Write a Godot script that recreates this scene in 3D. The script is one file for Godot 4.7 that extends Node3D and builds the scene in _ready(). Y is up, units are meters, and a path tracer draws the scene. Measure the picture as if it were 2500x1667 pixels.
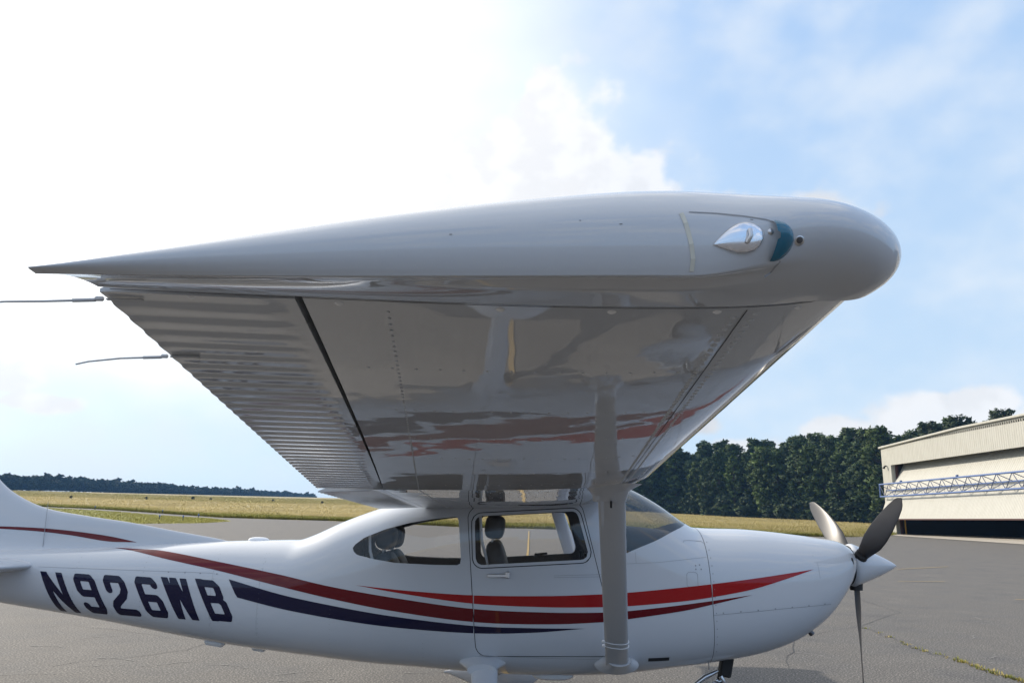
extends Node3D

# ------------------------------------------------------------------ helpers
var rng := RandomNumberGenerator.new()
var mat := {}
var taken := {}

class Geo:
	var v := PackedVector3Array()
	var n := PackedVector3Array()
	var c := PackedColorArray()
	var ink := Color.WHITE
	var colored := false

	func tri(a: Vector3, b: Vector3, d: Vector3, na: Vector3, nb: Vector3, nd: Vector3) -> void:
		if (b - a).cross(d - a).dot(na + nb + nd) > 0.0:
			v.append(a); v.append(d); v.append(b)
			n.append(na); n.append(nd); n.append(nb)
		else:
			v.append(a); v.append(b); v.append(d)
			n.append(na); n.append(nb); n.append(nd)
		if colored:
			c.append(ink); c.append(ink); c.append(ink)

	func flat(a: Vector3, b: Vector3, d: Vector3, out: Vector3) -> void:
		var m := (b - a).cross(d - a)
		if m.length_squared() < 1e-18:
			return
		m = m.normalized()
		if m.dot(out) < 0.0:
			m = -m
		tri(a, b, d, m, m, m)

	func quad(a: Vector3, b: Vector3, d: Vector3, e: Vector3, out: Vector3) -> void:
		flat(a, b, d, out)
		flat(a, d, e, out)

	# a box with chamfered edges, its axes the columns of b
	func box(at: Vector3, size: Vector3, b := Basis(), bevel := 0.0) -> void:
		var h := size * 0.5
		var k := minf(bevel, minf(h.x, minf(h.y, h.z)) * 0.9)
		if k <= 0.0:
			for ax in 3:
				for s in [-1.0, 1.0]:
					var o := Vector3.ZERO
					o[ax] = s
					var p := Vector3.ZERO
					var q := Vector3.ZERO
					p[(ax + 1) % 3] = h[(ax + 1) % 3]
					q[(ax + 2) % 3] = h[(ax + 2) % 3]
					var m := o * h[ax]
					quad(at + b * (m - p - q), at + b * (m + p - q), at + b * (m + p + q), at + b * (m - p + q), b * o)
			return
		for ax in 3:
			var u := (ax + 1) % 3
			var w := (ax + 2) % 3
			for s in [-1.0, 1.0]:
				var o := Vector3.ZERO
				o[ax] = s
				var m := o * h[ax]
				var p := Vector3.ZERO
				var q := Vector3.ZERO
				p[u] = h[u] - k
				q[w] = h[w] - k
				quad(at + b * (m - p - q), at + b * (m + p - q), at + b * (m + p + q), at + b * (m - p + q), b * o)
				for t in [-1.0, 1.0]:
					var o2 := Vector3.ZERO
					o2[u] = t
					var e1 := m + o2 * (h[u] - k)
					var e2 := o * (h[ax] - k) + o2 * h[u]
					quad(at + b * (e1 - q), at + b * (e1 + q), at + b * (e2 + q), at + b * (e2 - q), b * (o + o2))
		for sx in [-1.0, 1.0]:
			for sy in [-1.0, 1.0]:
				for sz in [-1.0, 1.0]:
					var sg := Vector3(sx, sy, sz)
					var i := h - Vector3(k, k, k)
					flat(at + b * (sg * Vector3(h.x, i.y, i.z)), at + b * (sg * Vector3(i.x, h.y, i.z)), at + b * (sg * Vector3(i.x, i.y, h.z)), b * sg)

	# rows of points joined into a surface; normals from the neighbours, turned outwards by «flip»
	func sheet(rows: Array, closed := false, flip := false, off := 0.0) -> void:
		var nr: Array = Geo.normals(rows, closed, flip)
		for i in rows.size() - 1:
			var p: PackedVector3Array = rows[i]
			var q: PackedVector3Array = rows[i + 1]
			var np: PackedVector3Array = nr[i]
			var nq: PackedVector3Array = nr[i + 1]
			for j in p.size() - 1:
				var a := p[j] + np[j] * off
				var b := p[j + 1] + np[j + 1] * off
				var d := q[j + 1] + nq[j + 1] * off
				var e := q[j] + nq[j] * off
				tri(a, b, d, np[j], np[j + 1], nq[j + 1])
				tri(a, d, e, np[j], nq[j + 1], nq[j])

	static func normals(rows: Array, closed: bool, flip: bool) -> Array:
		var out := []
		var last := rows.size() - 1
		for i in rows.size():
			var p: PackedVector3Array = rows[i]
			var before: PackedVector3Array = rows[maxi(i - 1, 0)]
			var after: PackedVector3Array = rows[mini(i + 1, last)]
			var m := PackedVector3Array()
			var w := p.size() - 1
			for j in p.size():
				var ja := j - 1
				var jb := j + 1
				if closed:
					if ja < 0: ja = w - 1
					if jb > w: jb = 1
				else:
					ja = maxi(ja, 0)
					jb = mini(jb, w)
				var nn := (after[j] - before[j]).cross(p[jb] - p[ja])
				if nn.length_squared() < 1e-20:
					nn = (after[(j + 3) % (w + 1)] - before[(j + 3) % (w + 1)]).cross(p[jb] - p[ja]) + Vector3(0, 1e-9, 0)
				nn = nn.normalized()
				m.append(-nn if flip else nn)
			out.append(m)
		return out

	# the part of a surface where every field is below 0 (a field: one value at each point)
	func clipped(rows: Array, nr: Array, fields: Array, off := 0.0) -> void:
		for i in rows.size() - 1:
			var p: PackedVector3Array = rows[i]
			var q: PackedVector3Array = rows[i + 1]
			var np: PackedVector3Array = nr[i]
			var nq: PackedVector3Array = nr[i + 1]
			for j in p.size() - 1:
				var whole := true
				var out := false
				for f in fields:
					var k := int(f[i][j] < 0.0) + int(f[i][j + 1] < 0.0) + int(f[i + 1][j + 1] < 0.0) + int(f[i + 1][j] < 0.0)
					if k == 0:
						out = true
						break
					whole = whole and k == 4
				if out:
					continue
				var a := p[j] + np[j] * off
				var b := p[j + 1] + np[j + 1] * off
				var d := q[j + 1] + nq[j + 1] * off
				var e := q[j] + nq[j] * off
				if whole:
					tri(a, b, d, np[j], np[j + 1], nq[j + 1])
					tri(a, d, e, np[j], nq[j + 1], nq[j])
				else:
					for t in 2:
						var pp := [a, b, d] if t == 0 else [a, d, e]
						var mm := [np[j], np[j + 1], nq[j + 1]] if t == 0 else [np[j], nq[j + 1], nq[j]]
						var vals := []
						for f in fields:
							vals.append([f[i][j], f[i][j + 1], f[i + 1][j + 1]] if t == 0 else [f[i][j], f[i + 1][j + 1], f[i + 1][j]])
						cut(pp, mm, vals)

	func cut(p: Array, m: Array, vals: Array) -> void:
		for w in vals.size():
			var pp := []
			var mm := []
			var vv := []
			for x in vals.size():
				vv.append([])
			var f: Array = vals[w]
			for i in p.size():
				var k := (i + 1) % p.size()
				if f[i] < 0.0:
					pp.append(p[i])
					mm.append(m[i])
					for x in vals.size():
						vv[x].append(vals[x][i])
				if (f[i] < 0.0) != (f[k] < 0.0):
					var t: float = f[i] / (f[i] - f[k])
					pp.append(p[i].lerp(p[k], t))
					mm.append(m[i].lerp(m[k], t).normalized())
					for x in vals.size():
						vv[x].append(lerpf(vals[x][i], vals[x][k], t))
			p = pp
			m = mm
			vals = vv
			if p.size() < 3:
				return
		for i in range(1, p.size() - 1):
			tri(p[0], p[i], p[i + 1], m[0], m[i], m[i + 1])

	# a round bar along points; r is one radius or one per point; sx squeezes it across
	func tube(pts: Array, r, seg := 10, caps := true) -> void:
		var rows := []
		var up := Vector3(0.13, 0.98, 0.21)
		for i in pts.size():
			var d: Vector3 = pts[mini(i + 1, pts.size() - 1)] - pts[maxi(i - 1, 0)]
			d = d.normalized()
			if absf(d.dot(up)) > 0.97:
				up = Vector3(1, 0, 0.1)
			var s := d.cross(up).normalized()
			up = s.cross(d).normalized()
			var rad: float = r[i] if r is Array else r
			var row := PackedVector3Array()
			for j in seg + 1:
				var a := TAU * j / seg
				row.append(pts[i] + (s * cos(a) + up * sin(a)) * rad)
			rows.append(row)
		loft(rows, caps)

	# closed rings joined, outwards from their middles
	func loft(rows: Array, caps := true) -> void:
		var nr: Array = Geo.normals(rows, true, false)
		var mid := rows.size() / 2
		var ctr := Vector3.ZERO
		for p in rows[mid]:
			ctr += p
		ctr /= rows[mid].size()
		var sum := 0.0
		for j in rows[mid].size():
			sum += nr[mid][j].dot(rows[mid][j] - ctr)
		sheet(rows, true, sum < 0.0)
		if caps:
			for e in [0, rows.size() - 1]:
				var ring: PackedVector3Array = rows[e]
				var cc := Vector3.ZERO
				for j in ring.size() - 1:
					cc += ring[j]
				cc /= ring.size() - 1
				for j in ring.size() - 1:
					flat(cc, ring[j], ring[j + 1], cc - ctr)

	# a rounded solid: sphere-like at e = 1, box-like as e falls
	func blob(at: Vector3, r: Vector3, b := Basis(), e := 1.0, nu := 16, nv := 10) -> void:
		var rows := []
		for i in nv + 1:
			var la := PI * (float(i) / nv - 0.5)
			la = clampf(la, -PI / 2 + 0.001, PI / 2 - 0.001)
			var row := PackedVector3Array()
			for j in nu + 1:
				var lo := TAU * j / nu
				var cl := pow(cos(la), e)
				var p := Vector3(cl * signf(cos(lo)) * pow(absf(cos(lo)), e), signf(sin(la)) * pow(absf(sin(la)), e), cl * signf(sin(lo)) * pow(absf(sin(lo)), e))
				row.append(at + b * (p * r))
			rows.append(row)
		loft(rows, false)

	# turned round an axis: prof holds (distance along, radius)
	func lathe(at: Vector3, axis: Vector3, prof: Array, seg := 24) -> void:
		var s := axis.cross(Vector3(0.2, 0.9, 0.37)).normalized()
		var u := s.cross(axis).normalized()
		var rows := []
		for q in prof:
			var row := PackedVector3Array()
			for j in seg + 1:
				var a := TAU * j / seg
				row.append(at + axis * q.x + (s * cos(a) + u * sin(a)) * q.y)
			rows.append(row)
		loft(rows, true)

	func mesh() -> ArrayMesh:
		var a := []
		a.resize(Mesh.ARRAY_MAX)
		a[Mesh.ARRAY_VERTEX] = v
		a[Mesh.ARRAY_NORMAL] = n
		if colored:
			a[Mesh.ARRAY_COLOR] = c
		var m := ArrayMesh.new()
		m.add_surface_from_arrays(Mesh.PRIMITIVE_TRIANGLES, a)
		return m


func put(g: Geo, called: String, m: Material, parent: Node3D = self) -> MeshInstance3D:
	var o := MeshInstance3D.new()
	o.name = numbered(called) if parent == self else called
	if g.v.size():
		o.mesh = g.mesh()
		o.mesh.surface_set_material(0, m)
	parent.add_child(o, true)
	return o


func numbered(called: String) -> String:
	var k: int = taken.get(called, 0)
	taken[called] = k + 1
	return called if k == 0 else "%s_%03d" % [called, k]


func tag(o: Node3D, label: String, category: String, group := "", kind := "") -> Node3D:
	o.set_meta("label", label)
	if category: o.set_meta("category", category)
	if group: o.set_meta("group", group)
	if kind: o.set_meta("kind", kind)
	return o


func thing(called: String, at: Vector3, label: String, category: String, group := "") -> Node3D:
	var o := Node3D.new()
	o.name = numbered(called)
	o.position = at
	add_child(o)
	return tag(o, label, category, group)


func paint(name_: String, r: float, g: float, b: float, rough := 0.6, coat := 0.0, metal := 0.0) -> StandardMaterial3D:
	var m := StandardMaterial3D.new()
	m.resource_name = name_
	m.albedo_color = Color(r, g, b).linear_to_srgb()
	m.roughness = rough
	m.metallic = metal
	if coat > 0.0:
		m.clearcoat_enabled = true
		m.clearcoat = coat
		m.clearcoat_roughness = 0.02
		m.metallic_specular = 0.12
	mat[name_] = m
	return m


func glass(name_: String, r: float, g: float, b: float, a: float) -> StandardMaterial3D:
	var m := StandardMaterial3D.new()
	m.resource_name = name_
	m.albedo_color = Color(r, g, b).linear_to_srgb()
	m.albedo_color.a = a
	m.transparency = BaseMaterial3D.TRANSPARENCY_ALPHA
	m.roughness = 0.02
	mat[name_] = m
	return m


func table(xs: Array, ys: Array, x: float) -> float:
	var last := xs.size() - 1
	if x <= xs[0]: return ys[0]
	if x >= xs[last]: return ys[last]
	var i := 0
	while x > xs[i + 1]:
		i += 1
	return lerpf(ys[i], ys[i + 1], (x - xs[i]) / (xs[i + 1] - xs[i]))


# a smooth curve y(x) through points with rising x
func curve(p: Array, x: float) -> float:
	var last := p.size() - 1
	var i := 0
	while i < last - 1 and x > p[i + 1].x:
		i += 1
	var h: float = p[i + 1].x - p[i].x
	var t := clampf((x - p[i].x) / h, 0.0, 1.0)
	var m0: float = (p[i + 1].y - p[maxi(i - 1, 0)].y) / (p[i + 1].x - p[maxi(i - 1, 0)].x)
	var m1: float = (p[mini(i + 2, last)].y - p[i].y) / (p[mini(i + 2, last)].x - p[i].x)
	var t2 := t * t
	var t3 := t2 * t
	return (2 * t3 - 3 * t2 + 1) * p[i].y + (t3 - 2 * t2 + t) * h * m0 + (3 * t2 - 2 * t3) * p[i + 1].y + (t3 - t2) * h * m1


func seg_dist(p: Vector2, a: Vector2, b: Vector2) -> float:
	var ab := b - a
	var t := clampf((p - a).dot(ab) / maxf(ab.length_squared(), 1e-12), 0.0, 1.0)
	return p.distance_to(a + ab * t)


# signed distance to a polygon whose corners are rounded by r (negative inside)
func poly_dist(poly: PackedVector2Array, p: Vector2) -> float:
	var d := 1e9
	var inside := false
	var j := poly.size() - 1
	for i in poly.size():
		d = minf(d, seg_dist(p, poly[i], poly[j]))
		if (poly[i].y > p.y) != (poly[j].y > p.y) and p.x < (poly[j].x - poly[i].x) * (p.y - poly[i].y) / (poly[j].y - poly[i].y) + poly[i].x:
			inside = not inside
		j = i
	return -d if inside else d


func shrunk(pts: Array, r: float) -> PackedVector2Array:
	var q := PackedVector2Array(pts)
	var res := Geometry2D.offset_polygon(q, -r, Geometry2D.JOIN_MITER)
	return res[0]


# ------------------------------------------------------------------ the scene
func _ready() -> void:
	rng.seed = 926
	var cam := Camera3D.new()
	cam.name = "camera"
	cam.position = Vector3(0, 1.65, 0)
	cam.rotation = Vector3(deg_to_rad(12.7), 0, deg_to_rad(0.9))
	cam.fov = 46.824
	cam.near = 0.05
	cam.far = 6000.0
	add_child(cam)
	cam.current = true

	var env := Environment.new()
	env.background_mode = Environment.BG_SKY
	var sky := Sky.new()
	var pano := PanoramaSkyMaterial.new()
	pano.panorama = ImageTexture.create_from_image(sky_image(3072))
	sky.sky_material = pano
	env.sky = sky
	env.background_energy_multiplier = 1.0
	env.tonemap_mode = Environment.TONE_MAPPER_LINEAR
	env.tonemap_exposure = 1.08
	env.sdfgi_enabled = true
	env.ssao_enabled = true
	env.ssil_enabled = true
	env.fog_enabled = true
	env.fog_density = 0.00019
	env.fog_light_color = Color(0.50, 0.70, 0.92)
	var we := WorldEnvironment.new()
	we.name = "environment"
	we.environment = env
	add_child(we)

	var sun := DirectionalLight3D.new()
	sun.name = "sun"
	sun.light_energy = 1.5
	sun.light_color = Color(1.0, 0.955, 0.885)
	sun.light_angular_distance = 0.55
	sun.shadow_enabled = true
	add_child(sun)
	sun.look_at_from_position(SUN * 50.0, Vector3.ZERO)

	materials()
	ground()
	hangar()
	trees()
	airplane()
	grasses()
	small_things()


const SUN := Vector3(-0.705, 0.485, -0.518)


func sky_image(w: int) -> Image:
	var h := w / 2
	var data := PackedFloat32Array()
	data.resize(w * h * 3)
	var fine := FastNoiseLite.new()
	fine.seed = 5
	fine.noise_type = FastNoiseLite.TYPE_SIMPLEX_SMOOTH
	fine.frequency = 1.0
	fine.fractal_octaves = 5
	fine.fractal_gain = 0.52
	var soft := FastNoiseLite.new()
	soft.seed = 11
	soft.noise_type = FastNoiseLite.TYPE_SIMPLEX_SMOOTH
	soft.frequency = 1.0
	soft.fractal_octaves = 4
	var sunward := SUN.normalized()
	# heaps of cumulus: azimuth from straight ahead, height, half width, half height, brightness
	var heaps := [
		[3.0, 25.0, 6.5, 7.0, 1.0], [-3.0, 21.5, 9.0, 6.5, 1.0], [8.6, 22.5, 5.5, 5.0, 0.98], [2.2, 29.2, 2.6, 3.2, 1.0], [14.0, 20.6, 7.0, 3.0, 0.9], [20.5, 20.0, 5.5, 2.6, 0.84],
		[-13.0, 22.0, 10.0, 7.0, 1.05], [27.2, 6.8, 3.6, 2.2, 0.93], [31.2, 7.5, 2.6, 1.7, 0.95], [23.2, 5.5, 4.4, 1.8, 0.88], [17.5, 4.4, 5.0, 1.6, 0.86], [35.6, 6.2, 4.0, 2.0, 0.92],
		[11.5, 6.6, 4.0, 0.9, 0.75], [-34.0, 8.4, 4.0, 1.3, 0.98], [-30.6, 6.6, 2.6, 0.8, 0.97], [-46.0, 7.5, 8.0, 3.0, 0.95], [48.0, 7.0, 7.0, 3.0, 0.84], [62.0, 11.0, 9.0, 4.0, 0.9]]
	for row in h:
		var el := 90.0 - (row + 0.5) / h * 180.0
		if el < -1.0:
			for k in range(row * w * 3, (row + 1) * w * 3, 3):
				data[k] = 0.36
				data[k + 1] = 0.42
				data[k + 2] = 0.47
			continue
		var ce := cos(deg_to_rad(el))
		var se := sin(deg_to_rad(el))
		var t := pow(clampf(el / 52.0, 0.0, 1.0), 0.85)
		var base := Vector3(0.60, 0.765, 0.905).lerp(Vector3(0.26, 0.455, 0.81), t)
		for col in w:
			var az := (col + 0.5) / w * 360.0
			if az > 180.0:
				az -= 360.0
			var d := Vector3(sin(deg_to_rad(az)) * ce, se, -cos(deg_to_rad(az)) * ce)
			var ga := rad_to_deg(acos(clampf(d.dot(sunward), -1.0, 1.0)))
			# unseen sky away from the sun made bluer and brighter to light the airplane
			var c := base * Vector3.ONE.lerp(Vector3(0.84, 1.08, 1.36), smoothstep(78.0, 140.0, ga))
			var n1 := soft.get_noise_3d(d.x * 3.0, d.y * 5.0, d.z * 3.0)
			var n2 := fine.get_noise_3d(d.x * 9.0, d.y * 13.0, d.z * 9.0)
			# pale air towards the sun
			c += Vector3(1.0, 0.97, 0.92) * (0.27 * exp(-pow(ga / 34.0, 2.0)) + 0.10 * exp(-pow(ga / 62.0, 2.0)) + 5.0 * exp(-pow(ga / 9.0, 2.0)) + 1.3 * exp(-pow(ga / 20.0, 2.0)))
			# thin wisps everywhere
			var wisp := smoothstep(-0.5, 0.75, n1 * 0.8 + n2 * 0.6)
			c = c.lerp(Vector3(0.80, 0.86, 0.925), wisp * lerpf(0.62, 0.35, smoothstep(78.0, 140.0, ga)))
			# the bright layer before the sun
			var veil := smoothstep(6.0, 15.0, el + n1 * 5.0) * smoothstep(15.0, -15.0, az + n1 * 10.0 + n2 * 3.0 - (el - 28.0) * 0.15) * smoothstep(-135.0, -95.0, az)
			veil = maxf(veil, 0.85 * smoothstep(40.0, 62.0, el + n1 * 12.0) * smoothstep(118.0, 92.0, ga))  # layer carried on overhead, out of view, added to light the upper surfaces
			c = c.lerp(Vector3(1.13, 1.14, 1.14) + Vector3(1.0, 0.97, 0.92) * (5.0 * exp(-pow(ga / 9.0, 2.0)) + 1.3 * exp(-pow(ga / 20.0, 2.0))), veil * 0.97)
			# cumulus
			if el < 42.0 and absf(az) < 75.0:
				var best := -1.0
				var bright := 0.0
				for q in heaps:
					var dx: float = (az - q[0]) / q[2]
					var dy: float = (el - q[1]) / q[3]
					if absf(dx) < 1.6 and absf(dy) < 1.6:
						var s := 1.0 - sqrt(dx * dx + dy * dy)
						if s > best:
							best = s
							bright = q[4]
				if best > -0.6:
					var edge := best + 0.62 * fine.get_noise_3d(d.x * 12.0, d.y * 15.0, d.z * 12.0)
					var thick := smoothstep(-0.06, 0.30, edge)
					var shade := 1.0 - 0.10 * smoothstep(0.2, -0.35, soft.get_noise_3d(d.x * 16.0 + 7.0, d.y * 20.0 + 0.6, d.z * 16.0))
					c = c.lerp(Vector3(1.0, 0.985, 0.985) * bright * shade, thick * 0.72)
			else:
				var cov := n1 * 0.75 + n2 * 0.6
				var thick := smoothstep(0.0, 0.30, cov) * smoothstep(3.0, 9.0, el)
				c = c.lerp(Vector3(1.27, 1.27, 1.28) * (1.0 - 0.2 * smoothstep(0.3, 0.7, cov)), thick * 0.85)  # unseen clouds, brightened beyond those ahead to light the airplane sides
			var k := (row * w + col) * 3
			data[k] = c.x
			data[k + 1] = c.y
			data[k + 2] = c.z
	return Image.create_from_data(w, h, false, Image.FORMAT_RGBF, data.to_byte_array())


func noise_tex(seed_: int, freq: float, oct: int, stops: Array, size := 512, normal := false) -> NoiseTexture2D:
	var f := FastNoiseLite.new()
	f.seed = seed_
	f.noise_type = FastNoiseLite.TYPE_SIMPLEX_SMOOTH
	f.frequency = freq
	f.fractal_octaves = oct
	var t := NoiseTexture2D.new()
	t.width = size
	t.height = size
	t.seamless = true
	t.noise = f
	if stops.size():
		var g := Gradient.new()
		var off := PackedFloat32Array()
		var col := PackedColorArray()
		for s in stops:
			off.append(s[0])
			col.append(Color(s[1], s[2], s[3]))
		g.offsets = off
		g.colors = col
		t.color_ramp = g
	return t


func materials() -> void:
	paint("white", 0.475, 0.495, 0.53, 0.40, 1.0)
	paint("white_plain", 0.74, 0.75, 0.77, 0.4, 0.4)
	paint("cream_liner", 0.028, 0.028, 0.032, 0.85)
	paint("maroon", 0.105, 0.004, 0.008, 0.3, 0.6)
	paint("red", 0.29, 0.006, 0.008, 0.3, 0.6)
	paint("navy", 0.007, 0.007, 0.030, 0.3, 0.6)
	paint("seam", 0.03, 0.03, 0.035, 0.7)
	paint("soft_seam", 0.25, 0.26, 0.28, 0.6)
	paint("rubber", 0.018, 0.018, 0.019, 0.75)
	paint("dark_trim", 0.012, 0.012, 0.013, 0.7)
	paint("black_blade", 0.026, 0.026, 0.029, 0.31)
	mat.black_blade.metallic_specular = 0.42
	paint("steel", 0.55, 0.55, 0.56, 0.28, 0.0, 1.0)
	paint("dark_steel", 0.12, 0.12, 0.13, 0.45, 0.0, 0.8)
	paint("wick", 0.42, 0.43, 0.45, 0.6)
	paint("leather", 0.022, 0.023, 0.027, 0.5)
	paint("headrest", 0.02, 0.02, 0.022, 0.6)
	paint("panel_tan", 0.16, 0.07, 0.025, 0.5)
	paint("sealant", 0.55, 0.54, 0.48, 0.8)
	glass("pane", 0.05, 0.055, 0.06, 0.10)
	glass("windshield", 0.10, 0.12, 0.14, 0.32)
	glass("clear_lens", 0.7, 0.7, 0.72, 0.12)
	glass("blue_lens", 0.002, 0.12, 0.20, 0.85)
	paint("reflector", 0.75, 0.75, 0.78, 0.12, 0.0, 1.0)
	paint("amber", 0.6, 0.28, 0.02, 0.5)
	# setting
	var a := paint("asphalt", 1, 1, 1, 0.9)
	a.albedo_texture = noise_tex(3, 0.075, 4, [[0.0, 0.12, 0.119, 0.119], [0.33, 0.30, 0.293, 0.287], [0.55, 0.39, 0.38, 0.37], [0.74, 0.53, 0.515, 0.495], [1.0, 0.92, 0.885, 0.85]], 1024)
	a.uv1_triplanar = true
	a.uv1_world_triplanar = true
	a.uv1_scale = Vector3.ONE / 2.3
	a.heightmap_enabled = true
	a.heightmap_texture = a.albedo_texture
	a.heightmap_scale = 0.05
	a.detail_enabled = true
	a.detail_blend_mode = BaseMaterial3D.BLEND_MODE_MUL
	a.detail_albedo = noise_tex(8, 0.022, 6, [[0.0, 0.76, 0.76, 0.775], [0.38, 0.86, 0.86, 0.86], [0.55, 0.86, 0.853, 0.845], [0.75, 0.89, 0.883, 0.875], [1.0, 0.94, 0.933, 0.92]], 1024)
	a.detail_uv_layer = BaseMaterial3D.DETAIL_UV_2
	a.uv2_triplanar = true
	a.uv2_world_triplanar = true
	a.uv2_scale = Vector3.ONE / 31.0
	var c := paint("concrete", 1, 1, 1, 0.9)
	c.albedo_texture = noise_tex(4, 0.03, 4, [[0.0, 0.56, 0.54, 0.5], [1.0, 0.72, 0.69, 0.65]], 512)
	c.uv1_triplanar = true
	c.uv1_world_triplanar = true
	c.uv1_scale = Vector3.ONE / 4.0
	for q in [["dry_grass", 0.36, 0.285, 0.13, 21], ["green_grass", 0.19, 0.185, 0.03, 22]]:
		var g := paint(q[0], q[1], q[2], q[3], 1.0)
		g.detail_enabled = true
		g.detail_blend_mode = BaseMaterial3D.BLEND_MODE_MUL
		g.detail_albedo = noise_tex(q[4], 0.02, 5, [[0.0, 0.62, 0.72, 0.6], [0.5, 0.9, 0.9, 0.9], [1.0, 1.0, 1.0, 1.0]], 1024)
		g.detail_uv_layer = BaseMaterial3D.DETAIL_UV_2
		g.uv2_triplanar = true
		g.uv2_world_triplanar = true
		g.uv2_scale = Vector3.ONE / 24.0
	var b := paint("blades", 1, 1, 1, 0.9)
	b.vertex_color_use_as_albedo = true
	b.backlight_enabled = true
	b.backlight = Color(0.6, 0.6, 0.45)
	var l := paint("needles", 1, 1, 1, 0.85)
	l.vertex_color_use_as_albedo = true
	l.backlight_enabled = true
	l.backlight = Color(0.42, 0.44, 0.22)
	paint("bark", 0.09, 0.065, 0.05, 0.95)
	paint("scuff", 0.19, 0.185, 0.175, 0.95)
	paint("yellow_paint", 0.32, 0.22, 0.075, 0.85)
	paint("hangar_cream", 0.385, 0.38, 0.34, 0.6)
	paint("hangar_door", 0.40, 0.395, 0.355, 0.6)
	for q in ["hangar_cream", "hangar_door"]:
		var hm: StandardMaterial3D = mat[q]
		hm.detail_enabled = true
		hm.detail_blend_mode = BaseMaterial3D.BLEND_MODE_MUL
		hm.detail_albedo = noise_tex(31, 0.02, 5, [[0.0, 0.95, 0.945, 0.935], [0.4, 0.98, 0.978, 0.975], [0.6, 1.0, 1.0, 1.0], [1.0, 1.0, 1.0, 1.0]], 512)
		hm.detail_uv_layer = BaseMaterial3D.DETAIL_UV_2
		hm.uv2_triplanar = true
		hm.uv2_scale = Vector3(0.25, 0.04, 0.25)
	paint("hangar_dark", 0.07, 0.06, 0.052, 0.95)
	paint("hangar_maroon", 0.06, 0.022, 0.018, 0.8)
	paint("truss_blue", 0.07, 0.125, 0.29, 0.5)
	paint("truss_dark", 0.035, 0.06, 0.15, 0.5)
	paint("safety_yellow", 0.55, 0.30, 0.02, 0.6)
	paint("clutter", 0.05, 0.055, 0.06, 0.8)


# ------------------------------------------------------------------ ground
const GD := [0.0, 30.0, 50.0, 75.0, 100.0, 130.0, 185.0, 230.0, 300.0, 500.0, 600.0, 900.0, 1500.0, 4000.0]
const GH := [0.0, 0.0, 0.35, 0.93, 1.5, 2.25, 3.75, 4.8, 6.5, 11.5, 15.0, 18.8, 22.0, 24.0]
const SA := [-180.0, -20.0, 0.0, 10.0, 15.0, 20.0, 25.0, 35.0, 180.0]
const SS := [1.0, 1.0, 1.0, 0.85, 0.7, 0.62, 0.5, 0.46, 0.46]


func land(x: float, z: float) -> float:
	return table(GD, GH, sqrt(x * x + z * z)) * table(SA, SS, rad_to_deg(atan2(x, -z)))


func field_edge(az: float) -> float:
	return table([-180.0, -90.0, -45.0, -29.9, -27.2, -23.2, -19.5, -15.9, -12.6, -8.0, -2.7, 3.6, 12.0, 20.9, 23.0, 25.2, 27.0, 180.0],
		[160.0, 150.0, 145.0, 133.5, 125.8, 106.5, 92.5, 88.8, 86.5, 80.0, 72.0, 72.0, 73.0, 75.5, 79.0, 90.0, 150.0, 160.0], az)


func island_span(az: float) -> Vector2:
	return Vector2(table([-45.0, -30.0, -24.4, -22.9, -21.2, -20.3, -19.5, -19.2], [62.0, 67.0, 71.2, 72.5, 73.8, 75.5, 79.0, 80.4], az),
		table([-45.0, -29.9, -27.2, -23.2, -20.4, -19.4, -19.2], [134.0, 128.5, 118.0, 97.0, 88.5, 82.3, 80.5], az))


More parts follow.
